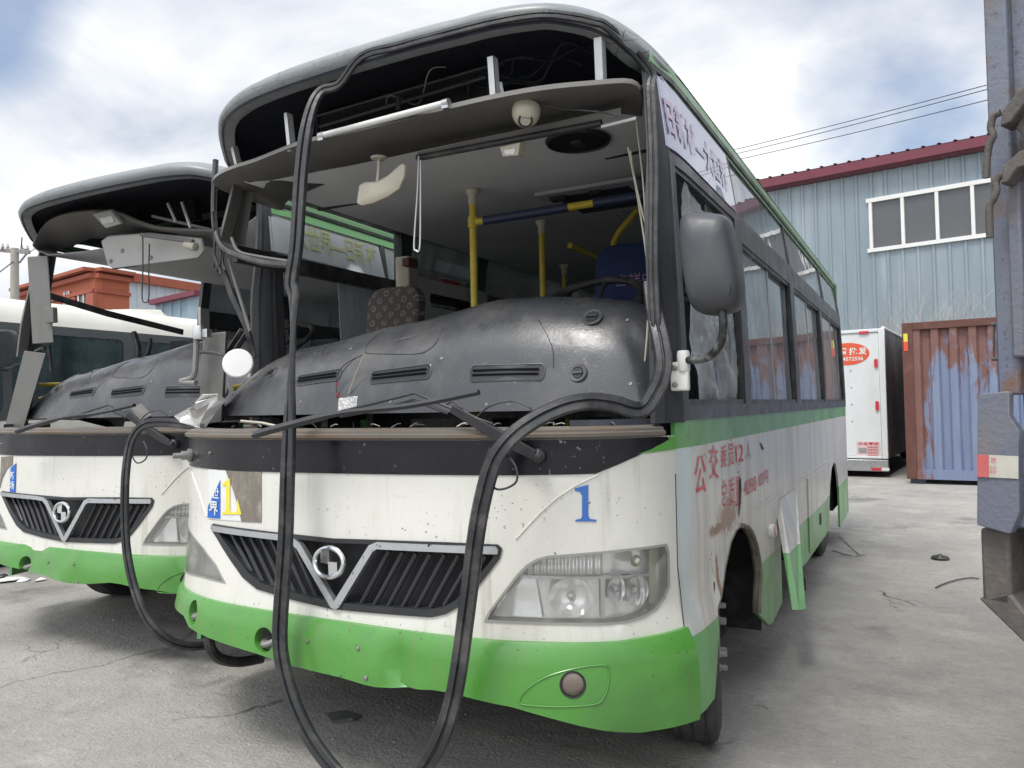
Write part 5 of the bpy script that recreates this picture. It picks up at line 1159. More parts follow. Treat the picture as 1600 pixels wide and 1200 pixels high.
# ------------------------------------------------------------------ fittings of the second bus (pixel helpers in its own frame)
B2O = Vector((-2.24, .475, 0))
def bus_extra_far(P):
    Q = lambda u, v, y: Y(u, v, y+B2O.y)-B2O        # y in the bus's own frame
    # sagging headliner board with an access lid, lamp and hatch
    fr = [(60, 385), (80, 350), (110, 335), (150, 330), (185, 332), (215, 345), (245, 355), (275, 358), (335, 360)]
    re = [(78, 400), (95, 392), (120, 385), (150, 372), (165, 372), (230, 365), (250, 366), (280, 372), (335, 385)]
    rows = [[Q(u, v, .42)+Vector((0, .005, .01)) for u, v in fr], [Q(u, v, .42) for u, v in fr], [Q(u, v, .62) for u, v in re]]
    MB().loft([cat(r_, 3) for r_ in rows]).build('headliner_board', 'visor', P, solid=.006)
    m = MB(); o = [(162, 377), (172, 369), (232, 364), (312, 372), (316, 392), (308, 402), (180, 420), (172, 415)]
    a = [Q(u, v, .45) for u, v in o]; m.add(a+[p+Vector((0, .02, .01)) for p in a], [tuple(range(8))]+[tuple(range(15, 7, -1))]+[(i, (i+1) % 8, (i+1) % 8+8, i+8) for i in range(8)]); lid = m.build('access_lid', 'lidgrey', P, bevel=.006)
    for u, v in ((177, 408), (237, 402), (194, 392)):
        m = MB(); m.lathe([(.013, -.002), (.012, .004), (.006, .006), (.001, .004)], 14, Q(u, v, .448), Vector((0, -1, -.3))); m.build('lock', 'steel', lid)
    m = MB(); a = [Q(u, v, .40) for u, v in ((147, 334), (176, 327), (191, 349), (168, 357))]; e = Vector((0, .03, .012)); m.hexa(a, [p+e for p in a]); lp = m.build('reading_lamp', 'lidgrey', P, bevel=.008)
    m = MB(); a = [Q(u, v, .396) for u, v in ((159, 341), (177, 337), (181, 346), (164, 350))]; m.hexa(a, [p+e*.3 for p in a]); m.build('lamp_lens', 'tubewhite', lp)
    m = MB(); m.tube(cat([Q(224, 368, .38), Q(224, 420, .38), Q(223, 465, .38), Q(228, 472, .38), Q(233, 465, .38), Q(233, 420, .38), Q(234, 380, .38)], 5), .004, 6); m.build('pull_rod', 'rubber', P)
    m = MB(); m.tube([Q(222, 366, .37), Q(300, 376, .37)], .012, 8); m.build('sun_blind_roller', 'visor', P)
    m = MB(); m.lathe([(.001, -.05), (.022, -.045), (.026, 0), (.022, .03), (.001, .035)], 16, Q(298, 383, .38), Vector((1, 0, -.3))); m.build('blind_motor', 'cream', P)
    for p0, p1 in (((263, 317), (275, 346)), ((284, 315), (297, 355)), ((240, 337), (330, 358))):
        m = MB(); m.tube([Q(*p0, .46), Q(*p1, .44)], .009, 6); m.build('bracket', 'alu' if p0[0] != 240 else 'visor', P)
    # display glass behind
    m = MB(); a = [Q(u, v, .75) for u, v in ((215, 345), (310, 340), (305, 308), (225, 320))]; m.hexa(a, [p+Vector((0, .05, 0)) for p in a]); m.build('destination_display', 'blackscreen', P)
    # kerb side post hangs free above its stump
    m = MB(); m.hexa([Q(18, 668, .36), Q(46, 668, .36), Q(79, 552, .38), Q(47, 548, .38)], [Q(24, 664, .46), Q(54, 662, .46), Q(80, 556, .46), Q(52, 552, .46)]); m.build('post_stump', 'greypost', P, bevel=.004)
    m = MB(); m.hexa([Q(59, 538, .37), Q(91, 536, .38), Q(82, 400, .42), Q(52, 402, .42)], [Q(64, 536, .44), Q(92, 534, .45), Q(84, 400, .5), Q(58, 402, .5)]); m.build('corner_post_lower', 'greypost', P, bevel=.006)
    m = MB(); a = [Q(u, v, .36) for u, v in ((77, 505), (90, 504), (89, 480), (76, 480))]; m.hexa(a, [p+Vector((0, .03, 0)) for p in a]); m.build('hinge_plate', 'visor', P, bevel=.003)
    m = MB(); m.tube([Q(44, 372, .4), Q(43, 388, .4)], .004, 6); m.build('torn_rubber', 'rubber', P); m = MB(); m.tube([Q(84, 540, .42), Q(88, 580, .42)], .012, 6); m.build('torn_rubber', 'rubber', P); m = MB(); m.tube(cat([Q(64, 550, .4), Q(72, 546, .4), Q(78, 544, .4)], 4), .012, 6); m.build('torn_rubber', 'rubber', P)
    m = MB(); m.tube([Q(46, 602, .40), Q(104, 600, .62)], .011, 8); m.build('entry_handrail', 'yellow', P)
    # fallen black trim across the door opening
    m = MB(); m.sweep([Q(84, 461, .75), Q(180, 490, 1.15), Q(300, 519, 1.85)], [(-.006, -.022), (.006, -.022), (.006, .022), (-.006, .022)]); m.build('loose_strut', 'rubber', P)
    # dashboard extras: bent vent blades, phone holder stalks, small monitor
    m = MB(); m.tube(cat([Q(221, 572, .8), Q(223, 545, .8), Q(216, 519, .8)], 4), .018, 8); m.build('gear_stalk', 'rubber', P)
    m = MB(); m.tube(cat([Q(226, 570, .8), Q(238, 550, .8), Q(241, 528, .8)], 4), .014, 8); m.build('gear_stalk', 'rubber', P)
    m = MB(); a = [Q(u, v, .9) for u, v in ((272, 552), (312, 552), (312, 530), (271, 532))]; m.hexa(a, [p+Vector((0, .1, 0)) for p in a]); m.build('dash_monitor', 'blackplastic', P, bevel=.004)
    m = MB(); a = [Q(u, v, .18) for u, v in ((203, 638), (219, 660), (222, 655), (206, 636))]; m.hexa(a, [p+Vector((0, .05, .02)) for p in a]); m.build('arm_clip', 'steel', P)
    for y in (2.5, 3.25, 4.0):
        for x in (-.68, .5): seat(P, x, y, M['seatgrey'], 'passenger_seat', .40)
    seat(P, .62, 1.5, M['blueseat'], 'driver_seat', .46)

SEALP = [(-.0195, -.0065), (-.012, -.009), (-.004, -.0075), (-.0015, -.001), (.0015, -.001), (.004, -.0075), (.012, -.009), (.0195, -.0065), (.021, .001), (.017, .007), (.004, .0075), (.0015, .001), (-.0015, .001), (-.004, .0075), (-.017, .007), (-.021, .001)]
def seals():
    P = [(1017, 440, .40), (1023, 490, .36), (1032, 530, .32), (1037, 565, .29), (1033, 592, .27), (1022, 616, .25), (1008, 637, .22), (990, 640, .19), (960, 631, .15), (925, 627, .10), (890, 632, .05), (850, 648, .01), (812, 672, -.03), (786, 698, -.06), (768, 730, -.075), (752, 790, -.085), (742, 850, -.09), (736, 900, -.09), (727, 970, -.09), (716, 1050, -.10), (706, 1100, -.10), (690, 1150, -.11), (662, 1200, -.12), (620, 1243, -.14), (575, 1250, -.15), (530, 1212, -.13), (490, 1162, -.11), (461, 1105, -.10), (444, 1050, -.09), (437, 1000, -.085), (440, 930, -.08), (446, 840, -.08), (449, 740, -.075), (453, 640, -.05), (457, 540, -.03), (459, 465, -.01), (455, 440, .0), (462, 390, .01), (466, 330, .03), (470, 270, .05), (477, 210, .07), (488, 165, .10), (503, 141, .125), (530, 131, .135)]
    pts = [Y(u, v, y) for u, v, y in P]
    # then the strip stays in its groove along the top and down the driver's post
    sp_ = 0
    for s in (.08, .25, .45, .65, .82, .93, 1.0, 1.06): pts.append(B(s, lerpt(RT, s)+.006, .014))
    for z in (2.33, 2.25, 2.0, 1.7, 1.5, 1.42): pts.append(B(postin(z)+.012, z, .010))
    pts = cat(pts, 5)
    m = MB(); m.sweep(pts, SEALP, None)
    # consistent frame: reference towards the camera side
    m = MB(); n = len(pts); vs = []; k = len(SEALP); sd_ = None
    for i, p in enumerate(pts):
        t = (pts[min(n-1, i+1)]-pts[max(0, i-1)]).normalized()
        if sd_ is None: sd_ = t.cross(Vector((.25, -1, 0))).normalized()
        f = Vector((.25, -1, .1)); tgt = t.cross(f)
        if tgt.length > .05:
            tgt.normalize()
            if tgt.dot(sd_) < 0: tgt = -tgt
            sd_ = (sd_*.7+tgt*.3)
        sd_ = (sd_-t*sd_.dot(t)).normalized(); u_ = sd_.cross(t)
        tw = R(22)*mnoise.noise(Vector((i*.03, 0, 0)))+R(60)*math.exp(-((i-34*5)/6)**2)
        a = sd_*math.cos(tw)+u_*math.sin(tw); b = a.cross(t)
        sc_ = 1.25 if i < 60*5-115 else .8
        k_ = max(0, min(1, (i-(40*5))/15)); sc_ = 1.25-.5*k_
        vs += [p+a*q[0]*sc_+b*q[1]*sc_ for q in SEALP]
    fs = [(i*k+j, i*k+(j+1) % k, (i+1)*k+(j+1) % k, (i+1)*k+j) for i in range(n-1) for j in range(k)]
    m.add(vs, fs+[tuple(range(k))[::-1], tuple((n-1)*k+j for j in range(k))])
    o = m.build('windscreen_seal', 'rubber', sharp=50)
    tag(o, 'long black rubber windscreen seal hanging in a big loop in front of the nearer bus', 'rubber seal', 'torn windscreen seals')
    P = [(338, 668, .45), (300, 664, .42), (255, 660, .40), (225, 664, .38), (207, 684, .36), (199, 715, .35), (195, 760, .34), (195, 820, .34), (199, 870, .33), (210, 920, .32), (228, 965, .32), (255, 995, .34), (290, 1009, .42), (330, 1008, .55)]
    pts = cat([Y(u, v, y) for u, v, y in P], 6)
    for p in pts: p.z = max(p.z, .02)
    m = MB(); m.sweep(pts, [(a*1.05, b*1.05) for a, b in SEALP], Vector((.2, -1, .1))); o = m.build('windscreen_seal', 'rubber', sharp=50)
    tag(o, 'black rubber seal hanging over the grille of the farther left bus', 'rubber seal', 'torn windscreen seals')
    P = [(326, 996, .25), (330, 1015, .25), (345, 1030, .3), (375, 1034, .4), (410, 1028, .5)]
    m = MB(); m.tube(cat([Y(u, v, y) for u, v, y in P], 5), .022, 10); o = m.build('rubber_hose', 'rubber')
    tag(o, 'short black rubber hose curling out below the green bumper of the nearer bus', 'hose')
    # crumpled white sheet between the two buses
    pts = [(277, 650), (310, 632), (312, 622), (325, 618), (345, 614), (345, 625), (330, 645), (318, 668), (300, 668), (285, 662)]
    q = [Y(u, v, .29) for u, v in pts]; c = sum(q, Vector())/len(q); rnd = random.Random(3); rows = []
    for sc_ in (1, .8, .55, .3, .05): rows.append([c+(p-c)*sc_+Vector((0, -.05*(1-sc_)+rnd.uniform(-.03, .03), rnd.uniform(-.008, .008))) for p in q])
    m = MB(); m.loft(rows, True); o = m.build('crumpled_sheet', 'cloth', solid=.002, smooth=False)
    tag(o, 'crumpled white plastic sheet stuffed between the cowls of the two buses', 'plastic sheet')

# ------------------------------------------------------------------ ground
def ground():
    m_, nt, b = nodes('worn_concrete')
    n1 = noise_(nt, .5, 6, .6); n2 = noise_(nt, 2.2, 9, .7, off=(3, 1, 0)); n3 = noise_(nt, 60, 4, .7)
    c = mixc(nt, rng(nt, n1, .35, .65), (.27, .258, .238), (.39, .373, .34))
    c = mixc(nt, mth(nt, 'MULTIPLY', rng(nt, n2, .5, .72), .65, clamp=True), c, (.47, .45, .41))
    c = mixc(nt, mth(nt, 'MULTIPLY', rng(nt, noise_(nt, 1.1, 8, .7, off=(9, 4, 0)), .52, .72), .65, clamp=True), c, (.17, .165, .155))
    c = mixc(nt, mth(nt, 'MULTIPLY', rng(nt, n3, .50, .72), .45, clamp=True), c, (.17, .165, .155))
    c = mixc(nt, rng(nt, noise_(nt, 90, 3, .6, off=(1, 7, 0)), .66, .72), c, (.52, .51, .48))
    tc = N(nt, 'ShaderNodeTexCoord')
    nz = N(nt, 'ShaderNodeTexNoise'); nz.inputs['Scale'].default_value = 1.3; nz.inputs['Detail'].default_value = 8; nt.links.new(tc.outputs['Object'], nz.inputs['Vector'])
    sc_ = N(nt, 'ShaderNodeVectorMath', operation='SCALE'); sc_.inputs['Scale'].default_value = .8; nt.links.new(nz.outputs['Color'], sc_.inputs[0])
    ad = N(nt, 'ShaderNodeVectorMath', operation='ADD'); nt.links.new(tc.outputs['Object'], ad.inputs[0]); nt.links.new(sc_.outputs[0], ad.inputs[1])
    vt = N(nt, 'ShaderNodeTexVoronoi', feature='DISTANCE_TO_EDGE'); vt.inputs['Scale'].default_value = .42; nt.links.new(ad.outputs[0], vt.inputs['Vector'])
    ck = mth(nt, 'LESS_THAN', vt.outputs['Distance'], .004)
    ck = mth(nt, 'MULTIPLY', ck, rng(nt, noise_(nt, .9, 5), .58, .63), clamp=True)
    v2 = N(nt, 'ShaderNodeTexVoronoi', feature='DISTANCE_TO_EDGE'); v2.inputs['Scale'].default_value = 2.4; nt.links.new(ad.outputs[0], v2.inputs['Vector'])
    ck2 = mth(nt, 'MULTIPLY', mth(nt, 'LESS_THAN', v2.outputs['Distance'], .008), rng(nt, noise_(nt, 1.2, 4, off=(4, 4, 4)), .60, .66), clamp=True)
    ckk = mth(nt, 'MAXIMUM', ck, mth(nt, 'MULTIPLY', ck2, .6))
    # long repaired joint in front of the left bus, oil stains
    A_, B_ = Z(82, 1200, 0), Z(250, 1040, 0); A_, B_ = Z(60, 1064, 0), Z(255, 1004, 0); d_ = (B_-A_).normalized(); nn_ = Vector((-d_.y, d_.x, 0))
    dp_ = N(nt, 'ShaderNodeVectorMath', operation='DOT_PRODUCT'); nt.links.new(ad.outputs[0], dp_.inputs[0]); dp_.inputs[1].default_value = nn_
    jt = mth(nt, 'LESS_THAN', mth(nt, 'ABSOLUTE', mth(nt, 'SUBTRACT', dp_.outputs['Value'], A_.dot(nn_)+.40*(nn_.x+nn_.y))), .012)
    ckk = mth(nt, 'MAXIMUM', ckk, mth(nt, 'MULTIPLY', jt, .55))
    c = mixc(nt, mth(nt, 'MULTIPLY', rng(nt, noise_(nt, .8, 5, .6, off=(2, 9, 0)), .60, .68), .6, clamp=True), c, (.07, .066, .06))
    c = mixc(nt, mth(nt, 'MULTIPLY', rng(nt, noise_(nt, 14, 8, .8, off=(3, 9, 0)), .52, .66), .30, clamp=True), c, (.14, .132, .12))
    c = mixc(nt, mth(nt, 'MULTIPLY', rng(nt, noise_(nt, 19, 8, .8, off=(7, 1, 0)), .54, .68), .4, clamp=True), c, (.50, .485, .45))
    # tyre scuffs and brushed streaks
    wv = noise_(nt, 9, 5, .7, (.25, 3, 1), off=(0, 2, 0)); mp = rng(nt, wv, .60, .68)
    c = mixc(nt, mth(nt, 'MULTIPLY', mp, .35), c, (.10, .095, .09))
    c = mixc(nt, mth(nt, 'MULTIPLY', ckk, .85), c, (.04, .038, .035))
    nt.links.new(c, b.inputs['Base Color']); b.inputs['Roughness'].default_value = .85
    hh = mth(nt, 'ADD', mth(nt, 'MULTIPLY', n2, 1.2), mth(nt, 'MULTIPLY', n3, .35)); hh = mth(nt, 'SUBTRACT', hh, mth(nt, 'MULTIPLY', ckk, .6))
    bump(nt, b, hh, .8, .035)
    m = MB(); m.add([(-600, -600, 0), (600, -600, 0), (600, 600, 0), (-600, 600, 0)], [(0, 1, 2, 3)])
    o = m.build('ground', m_); tag(o, kind='structure')

def corr(mb, a, b, z0, z1a, z1b, nrm, pitch=.30, dep=.03, rw=.3):
    """ribbed sheet wall from a to b (x, y), top height running z1a -> z1b"""
    a, b = Vector((*a, 0)), Vector((*b, 0)); L = (b-a).length; d = (b-a)/L; n = int(L/pitch); prof = []
    for i in range(n):
        s = i*pitch
        for q, h in ((0, 0), (pitch*(1-rw), 0), (pitch*(1-rw*.75), dep), (pitch*(1-rw*.25), dep)): prof.append((s+q, h))
    prof.append((L, 0)); lo = []; hi = []
    for s, h in prof:
        p = a+d*s+nrm*h; lo.append(Vector((p.x, p.y, z0))); hi.append(Vector((p.x, p.y, z1a+(z1b-z1a)*s/L)))
    mb.loft([lo, hi])
def sheetmat(name, c1, c2, streak=.6, pale=(.55, .6, .62)):
    m, nt, b = nodes(name); n1 = noise_(nt, .5, 6, .6, (1, 1, .4))
    c = mixc(nt, rng(nt, n1, .35, .65), c1, c2)
    c = mixc(nt, mth(nt, 'MULTIPLY', rng(nt, noise_(nt, 1.6, 7, .7, (1.5, 1.5, .12)), .48, .72), streak, clamp=True), c, pale)
    tc = N(nt, 'ShaderNodeTexCoord'); sp = N(nt, 'ShaderNodeSeparateXYZ'); nt.links.new(tc.outputs['Object'], sp.inputs[0])
    nt.links.new(c, b.inputs['Base Color']); b.inputs['Roughness'].default_value = .45; b.inputs['Metallic'].default_value = .1
    return m

def background():
    rnd = random.Random(11)
    # ---------------- blue-grey sheet metal hall
    M['bluesheet'] = sheetmat('blue_grey_sheet_metal', (.215, .27, .305), (.27, .325, .36), .65, (.41, .455, .49))
    M['maroon'] = mat('dark_red_roof_edge', (.16, .03, .05), .5, dirt=(.08, .03, .03), damt=.4)
    M['winframe'] = mat('white_window_frame', (.74, .74, .72), .4)
    M['darkglass'] = mat('dark_window_glass', (.085, .088, .092), .06, spec=.8)
    zt = 7.6
    A = Z(1540, 222, zt); fd = Vector((-.982, .187, 0)); nrm = Vector((-.187, -.982, 0))
    # distance from window frame height: place facade plane through A
    root = empty('metal_hall', (A.x, A.y, 0)); inv = -Vector((A.x, A.y, 0))
    tag(root, 'blue-grey ribbed sheet metal hall with dark red roof edge behind the white box truck', 'building')
    def W(u, v, o=0): return PL(u, v, Vector((A.x, A.y, 0)), nrm)+nrm*o+inv
    L0, L1 = -9.0, 16.0      # along fd: right .. left
    def fp(s, z, o=0): return fd*s+nrm*o+Vector((0, 0, z))
    def so(u, v):
        p = W(u, v); return p.dot(fd), p.z
    t1, t2 = so(1200, 300), so(1539, 237); slope = (t1[1]-t2[1])/(t1[0]-t2[0])
    ztop = lambda s: t2[1]+slope*(s-t2[0])
    wa, wb_ = so(1357, 315), so(1361, 392); wr = so(1540, 288), so(1540, 370)
    ws0, ws1 = L0+2, wa[0]; wz0 = wb_[1]; wz1 = wa[1]
    mb = MB(); ft = lambda s: (fp(s, 0).x, fp(s, 0).y)
    corr(mb, ft(L0), ft(ws0), 0, ztop(L0), ztop(ws0), nrm, .36, .03); corr(mb, ft(ws1), ft(L1), 0, ztop(ws1), ztop(L1), nrm, .36, .03)
    corr(mb, ft(ws0), ft(ws1), 0, wz0, wz0, nrm, .36, .03); corr(mb, ft(ws0), ft(ws1), wz1, ztop(ws0), ztop(ws1), nrm, .36, .03)
    mb.build('sheet_wall', 'bluesheet', root, smooth=False)
    mb = MB()
    bk = 18
    for s in (L0, L1): mb.add([fp(s, 0), fp(s, ztop(s)), fp(s, ztop(s), -bk), fp(s, 0, -bk)], [(0, 1, 2, 3)])
    mb.build('end_wall', 'bluesheet', root, smooth=False)
    mb = MB(); mb.hexa([fp(L0, ztop(L0)+.06, .35), fp(L1, ztop(L1)+.06, .35), fp(L1, ztop(L1)+.30, .35), fp(L0, ztop(L0)+.30, .35)], [fp(L0, ztop(L0)+.02, -.1), fp(L1, ztop(L1)+.02, -.1), fp(L1, ztop(L1)+.32, -.1), fp(L0, ztop(L0)+.32, -.1)])
    mb.build('roof_edge', 'maroon', root, smooth=False)
    mb = MB(); mb.add([fp(L0, ztop(L0)+.33, .3), fp(L1, ztop(L1)+.33, .3), fp(L1, ztop(L1)+1.2, -bk), fp(L0, ztop(L0)+1.2, -bk)], [(0, 1, 2, 3)])
    s = L0+.2
    while s < L1:
        z = ztop(s)+.33; mb.hexa([fp(s, z, .38), fp(s+.09, z, .38), fp(s+.07, z+.015, .38), fp(s+.02, z+.015, .38)], [fp(s, z+.4, -8), fp(s+.09, z+.4, -8), fp(s+.07, z+.46, -8), fp(s+.02, z+.46, -8)]); s += .36
    mb.build('roof', 'maroon', root, smooth=False)
    # window strip
    q = rect(ws0, wz0, ws1, wz1); fr = MB(); w_ = .05
    fr.hexa([fp(ws0, wz0-.05, .08), fp(ws1+.05, wz0-.05, .08), fp(ws1+.05, wz0+w_, .08), fp(ws0, wz0+w_, .08)], [fp(ws0, wz0-.05, -.06), fp(ws1+.05, wz0-.05, -.06), fp(ws1+.05, wz0+w_, -.06), fp(ws0, wz0+w_, -.06)])
    fr.hexa([fp(ws0, wz1-w_, .08), fp(ws1+.05, wz1-w_, .08), fp(ws1+.05, wz1+.06, .08), fp(ws0, wz1+.06, .08)], [fp(ws0, wz1-w_, -.06), fp(ws1+.05, wz1-w_, -.06), fp(ws1+.05, wz1+.06, -.06), fp(ws0, wz1+.06, -.06)])
    mul = [ws1-.05]+[so(u, 340)[0] for u in (1411, 1465, 1521)]
    d_ = mul[2]-mul[3]; x = mul[3]
    while x-d_ > ws0: x -= d_; mul.append(x)
    for s in mul: fr.hexa([fp(s-.04, wz0+w_+.003, .075), fp(s+.04, wz0+w_+.003, .075), fp(s+.04, wz1-w_-.003, .075), fp(s-.04, wz1-w_-.003, .075)], [fp(s-.05, wz0+w_+.003, -.05), fp(s+.05, wz0+w_+.003, -.05), fp(s+.05, wz1-w_-.003, -.05), fp(s-.05, wz1-w_-.003, -.05)])
    wo_ = fr.build('window', 'winframe', root, smooth=False)
    mul = sorted(mul)
    for a, b in zip([ws0]+mul, mul):
        if b-a < .2: continue
        mb = MB(); mb.add([fp(a+.02, wz0, 0), fp(b-.02, wz0, 0), fp(b-.02, wz1, 0), fp(a+.02, wz1, 0)], [(0, 1, 2, 3)]); mb.build('pane', 'darkglass', wo_, smooth=False)
    # ---------------- box truck
    G = Vector((1.21, 11.9, 0)); dx = Vector((math.cos(R(-5.2)), math.sin(R(-5.2)), 0)); dy = Vector((math.sin(R(5.2)), math.cos(R(5.2)), 0))
    rt_ = empty('box_truck', G, R(-5.2)); tag(rt_, 'white box truck seen from behind with a red oval sign, next to the rusty container', 'truck')
    wd = 1.95; zb, ztp = .30, 2.42; Lb = 4.2
    def loc(u, v, y=0): 
        p = PL(u, v, G+dy*y, dy)-G; return Vector((p.dot(dx), y, p.z))
    M['trwhite'] = mat('white_truck_panel', (.68, .70, .70), .4, dirt=(.45, .44, .42), damt=.4, dscale=2, dvec=(1, 1, .3))
    M['trside'] = mat('dark_truck_side', (.10, .10, .105), .5, dirt=(.32, .32, .32), damt=.9, dscale=2.5, dvec=(1, 1, .3), var=.4)  # dark grey base with paler patches
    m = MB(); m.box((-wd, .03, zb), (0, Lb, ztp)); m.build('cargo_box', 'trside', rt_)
    m = MB(); m.box((-wd+.06, -.01, zb+.05), (-.075, .028, ztp-.06)); m.build('rear_door', 'trwhite', rt_, bevel=.004)
    m = MB(); m.box((-.07, -.03, zb), (.02, .06, ztp)); m.box((-wd-.02, -.03, zb), (-wd+.055, .06, ztp)); m.box((-wd+.056, -.03, ztp-.055), (-.071, .06, ztp+.0)); m.box((-wd+.056, -.03, zb), (-.071, .02, zb+.045)); m.tube([Vector((0, 0, ztp+.005)), Vector((0, Lb, ztp+.005))], .03, 8); m.build('corner_frame', 'trwhite', rt_, bevel=.008)
    m = MB(); m.box((-wd, -.06, .10), (.02, .03, .285)); bmp_ = m.build('rear_bumper', 'silver', rt_, bevel=.006)
    for (u0, u1, v0, v1, mt, nm, prt) in ((1342, 1357, 517, 522, 'red', 'reflector', rt_), (1366, 1371, 561, 574, 'red', 'reflector', rt_), (1368, 1373, 627, 641, 'red', 'reflector', rt_), (1362, 1378, 731, 735, 'red', 'reflector', bmp_), (1378, 1390, 731, 735, 'whiteplastic', 'reflector', bmp_)):
        a, b = loc(u0, v1, -.035), loc(u1, v0, -.035); 
        if prt is bmp_: a.y = b.y = -.064
        m = MB(); m.box((a.x, a.y-.003, a.z), (b.x, a.y+.004, b.z)); m.build(nm, mt, prt)
    oc = loc(1329, 553, -.012); sg = MB(); pts = ell(oc.x, oc.z, .335, .185, 32)
    oc.x = loc(1358.5, 553, -.012).x-.335
    pts = ell(oc.x, oc.z, .335, .185, 32); sg.add([(x, -.014, z) for x, z in pts]+[(x, -.008, z) for x, z in pts], [tuple(range(32)), tuple(range(63, 31, -1))]+[(i, (i+1) % 32, (i+1) % 32+32, i+32) for i in range(32)])
    M['orange_sign'] = mat('orange_red_sign', (.70, .10, .045), .4); sgn = sg.build('oval_sign', 'orange_sign', rt_, smooth=False)
    for ch, k in (('鲜', -.28), ('蛋', -.13), ('批', .025), ('发', .17)):
        x0 = oc.x+k-.0; text('lettering', ch, 'whiteplastic', lambda u, v: Vector((x0+.125*u, -.017, oc.z-.02+.12*v)), sgn, .03)
    text('lettering', '13204572556', 'whiteplastic', lambda u, v: Vector((oc.x-.24+.48*u, -.017, oc.z-.115+.065*v)), sgn, .02)
    m = MB(); a, b = loc(1339, 716, -.013), loc(1375, 690, -.013); m.box((a.x, -.014, a.z), (b.x, -.0105, b.z)); st = m.build('red_notice', 'pinknotice', rt_)
    text('lettering', '大全零担', 'red', lambda u, v: Vector((a.x+.02+(b.x-a.x-.04)*u, -.016, b.z-.06+.05*v)), st, .02)
    for i in range(4): text('lettering', '货运配送电话', 'red', lambda u, v: Vector((a.x+.16+(b.x-a.x-.19)*u, -.016, b.z-.11-.045*i+.035*v)), st, .01)
    m = MB(); m.box((a.x+.03, -.018, a.z+.09), (a.x+.15, -.0145, a.z+.17)); m.build('notice_picture', 'silver', st)
    for z in (2.03, 1.75, 1.47, 1.19, .91):
        m = MB(); m.lathe([(.012, 0), (.010, .006), (.001, .007)], 8, Vector((loc(1330, 600, 0).x, -.01, z)), Vector((0, -1, 0))); m.build('rivet', 'steel', rt_)
    m = MB(); m.box((-wd+.3, .2, .14), (-.3, 5.6, .295)); m.build('chassis', 'void', rt_); m = MB(); m.box((-wd+.1, Lb+.1, .45), (-.1, Lb+1.5, 1.9)); m.build('cab', 'trwhite', rt_, bevel=.08)
    for x in (-.28, -wd+.28):
        for y in (.95, Lb+.7):
            m = MB(); m.lathe([(.16, -.11), (.30, -.11), (.34, -.07), (.34, .07), (.30, .11), (.16, .11), (.13, .05), (.001, .05)], 28, Vector((x, y, .34)), Vector((1, 0, 0)), Vector((0, 0, 1))); m.build('wheel', 'tyre', rt_)
    # ---------------- rusty container
    M['rustblue'] = rustblue(); K = Vector((1.50, 11.0, 0)); rc = empty('shipping_container', K, R(-5.2)); tag(rc, 'blue corrugated shipping container with big rust patches to the right of the box truck', 'container')
    zb, zt_ = .07, 2.40; Wd, Ld = 2.44, 6.0
    m = MB()
    for x in (0, Wd-.14): m.box((x, 0, zb), (x+.14, .14, zt_))
    m.box((.141, 0, zt_-.11), (Wd-.141, .12, zt_)); m.build('corner_frame', 'rustred', rc, bevel=.006)
    m = MB(); m.box((.141, 0, zb), (Wd-.141, .12, zb+.14)); m.build('bottom_rail', 'rustblue', rc)
    m = MB(); pr = []
    x = .14
    while x < Wd-.16: pr += [(x, .02), (x+.09, .02), (x+.12, .075), (x+.21, .075), (x+.24, .02)]; x += .24
    m.loft([[Vector((a, b, z)) for a, b in pr] for z in (zb+.14, zt_-.11)]); m.build('corrugated_end', 'rustblue', rc, smooth=False)
    m = MB(); m.box((.0, .141, zb), (.05, Ld, zt_)); m.box((Wd-.05, .141, zb), (Wd, Ld, zt_)); m.box((.051, .15, zt_-.05), (Wd-.051, Ld, zt_-.005)); m.build('side_wall', 'rustblue', rc)
    m = MB(); m.box((.02, -.006, zt_-.16), (.075, -.001, zt_-.42)) ; m.build('yellow_tape', 'yellowpaint', rc); m = MB(); m.box((.02, -.009, zt_-.28), (.075, -.006, zt_-.42)); m.build('red_tape', 'redtape', rc)
    m = MB(); 
    for x in (.05, Wd-.25):
        for y in (.0, Ld-.2): m.box((x, y, 0), (x+.2, y+.2, .069))
    m.build('timber_block', 'void', rc)
    # ---------------- bare shrubs behind the container
    for i, (u, v, hh) in enumerate(((1415, 500, 1.0), (1446, 490, 1.5), (1475, 492, 1.35), (1512, 490, 1.5), (1385, 505, .6))):
        base = PL(u, 640, Vector((2.2, 18.2, 0)), Vector((0, 1, 0))); base.z = 0
        topz = Y(u, 455 if i in (1, 3) else 475, 18.2).z
        s_ = empty('bare_shrub', base); tag(s_, ['leafless shrub behind the left part of the rusty container', 'tall bare shrub standing behind the middle of the container', 'thin bare shrub with pale twigs behind the container', 'bare shrub close to the blue truck post behind the container', 'small leafless shrub between the box truck and the container'][i], 'shrub', 'leafless shrubs in front of the metal hall')
        m = MB()
        def br(p, d, L, r_, k):
            q = p+d*L; m.tube([p, p+d*L*.5+Vector((rnd.uniform(-.03, .03), rnd.uniform(-.03, .03), 0)), q], r_, 4, scale=[1, .8, .6])
            if k == 0: return
            for _ in range(3 if k > 1 else 2):
                nd = (d+Vector((rnd.uniform(-.55, .55), rnd.uniform(-.5, .5), rnd.uniform(-.1, .3)))).normalized(); br(p+d*L*rnd.uniform(.45, 1), nd, L*rnd.uniform(.55, .8), r_*.62, k-1)
        for _ in range(4): br(Vector((rnd.uniform(-.1, .1), rnd.uniform(-.1, .1), 0)), Vector((rnd.uniform(-.35, .35), rnd.uniform(-.3, .3), 1)).normalized(), topz*rnd.uniform(.38, .5), .016, 4)
        m.build('branches', 'twig', s_)
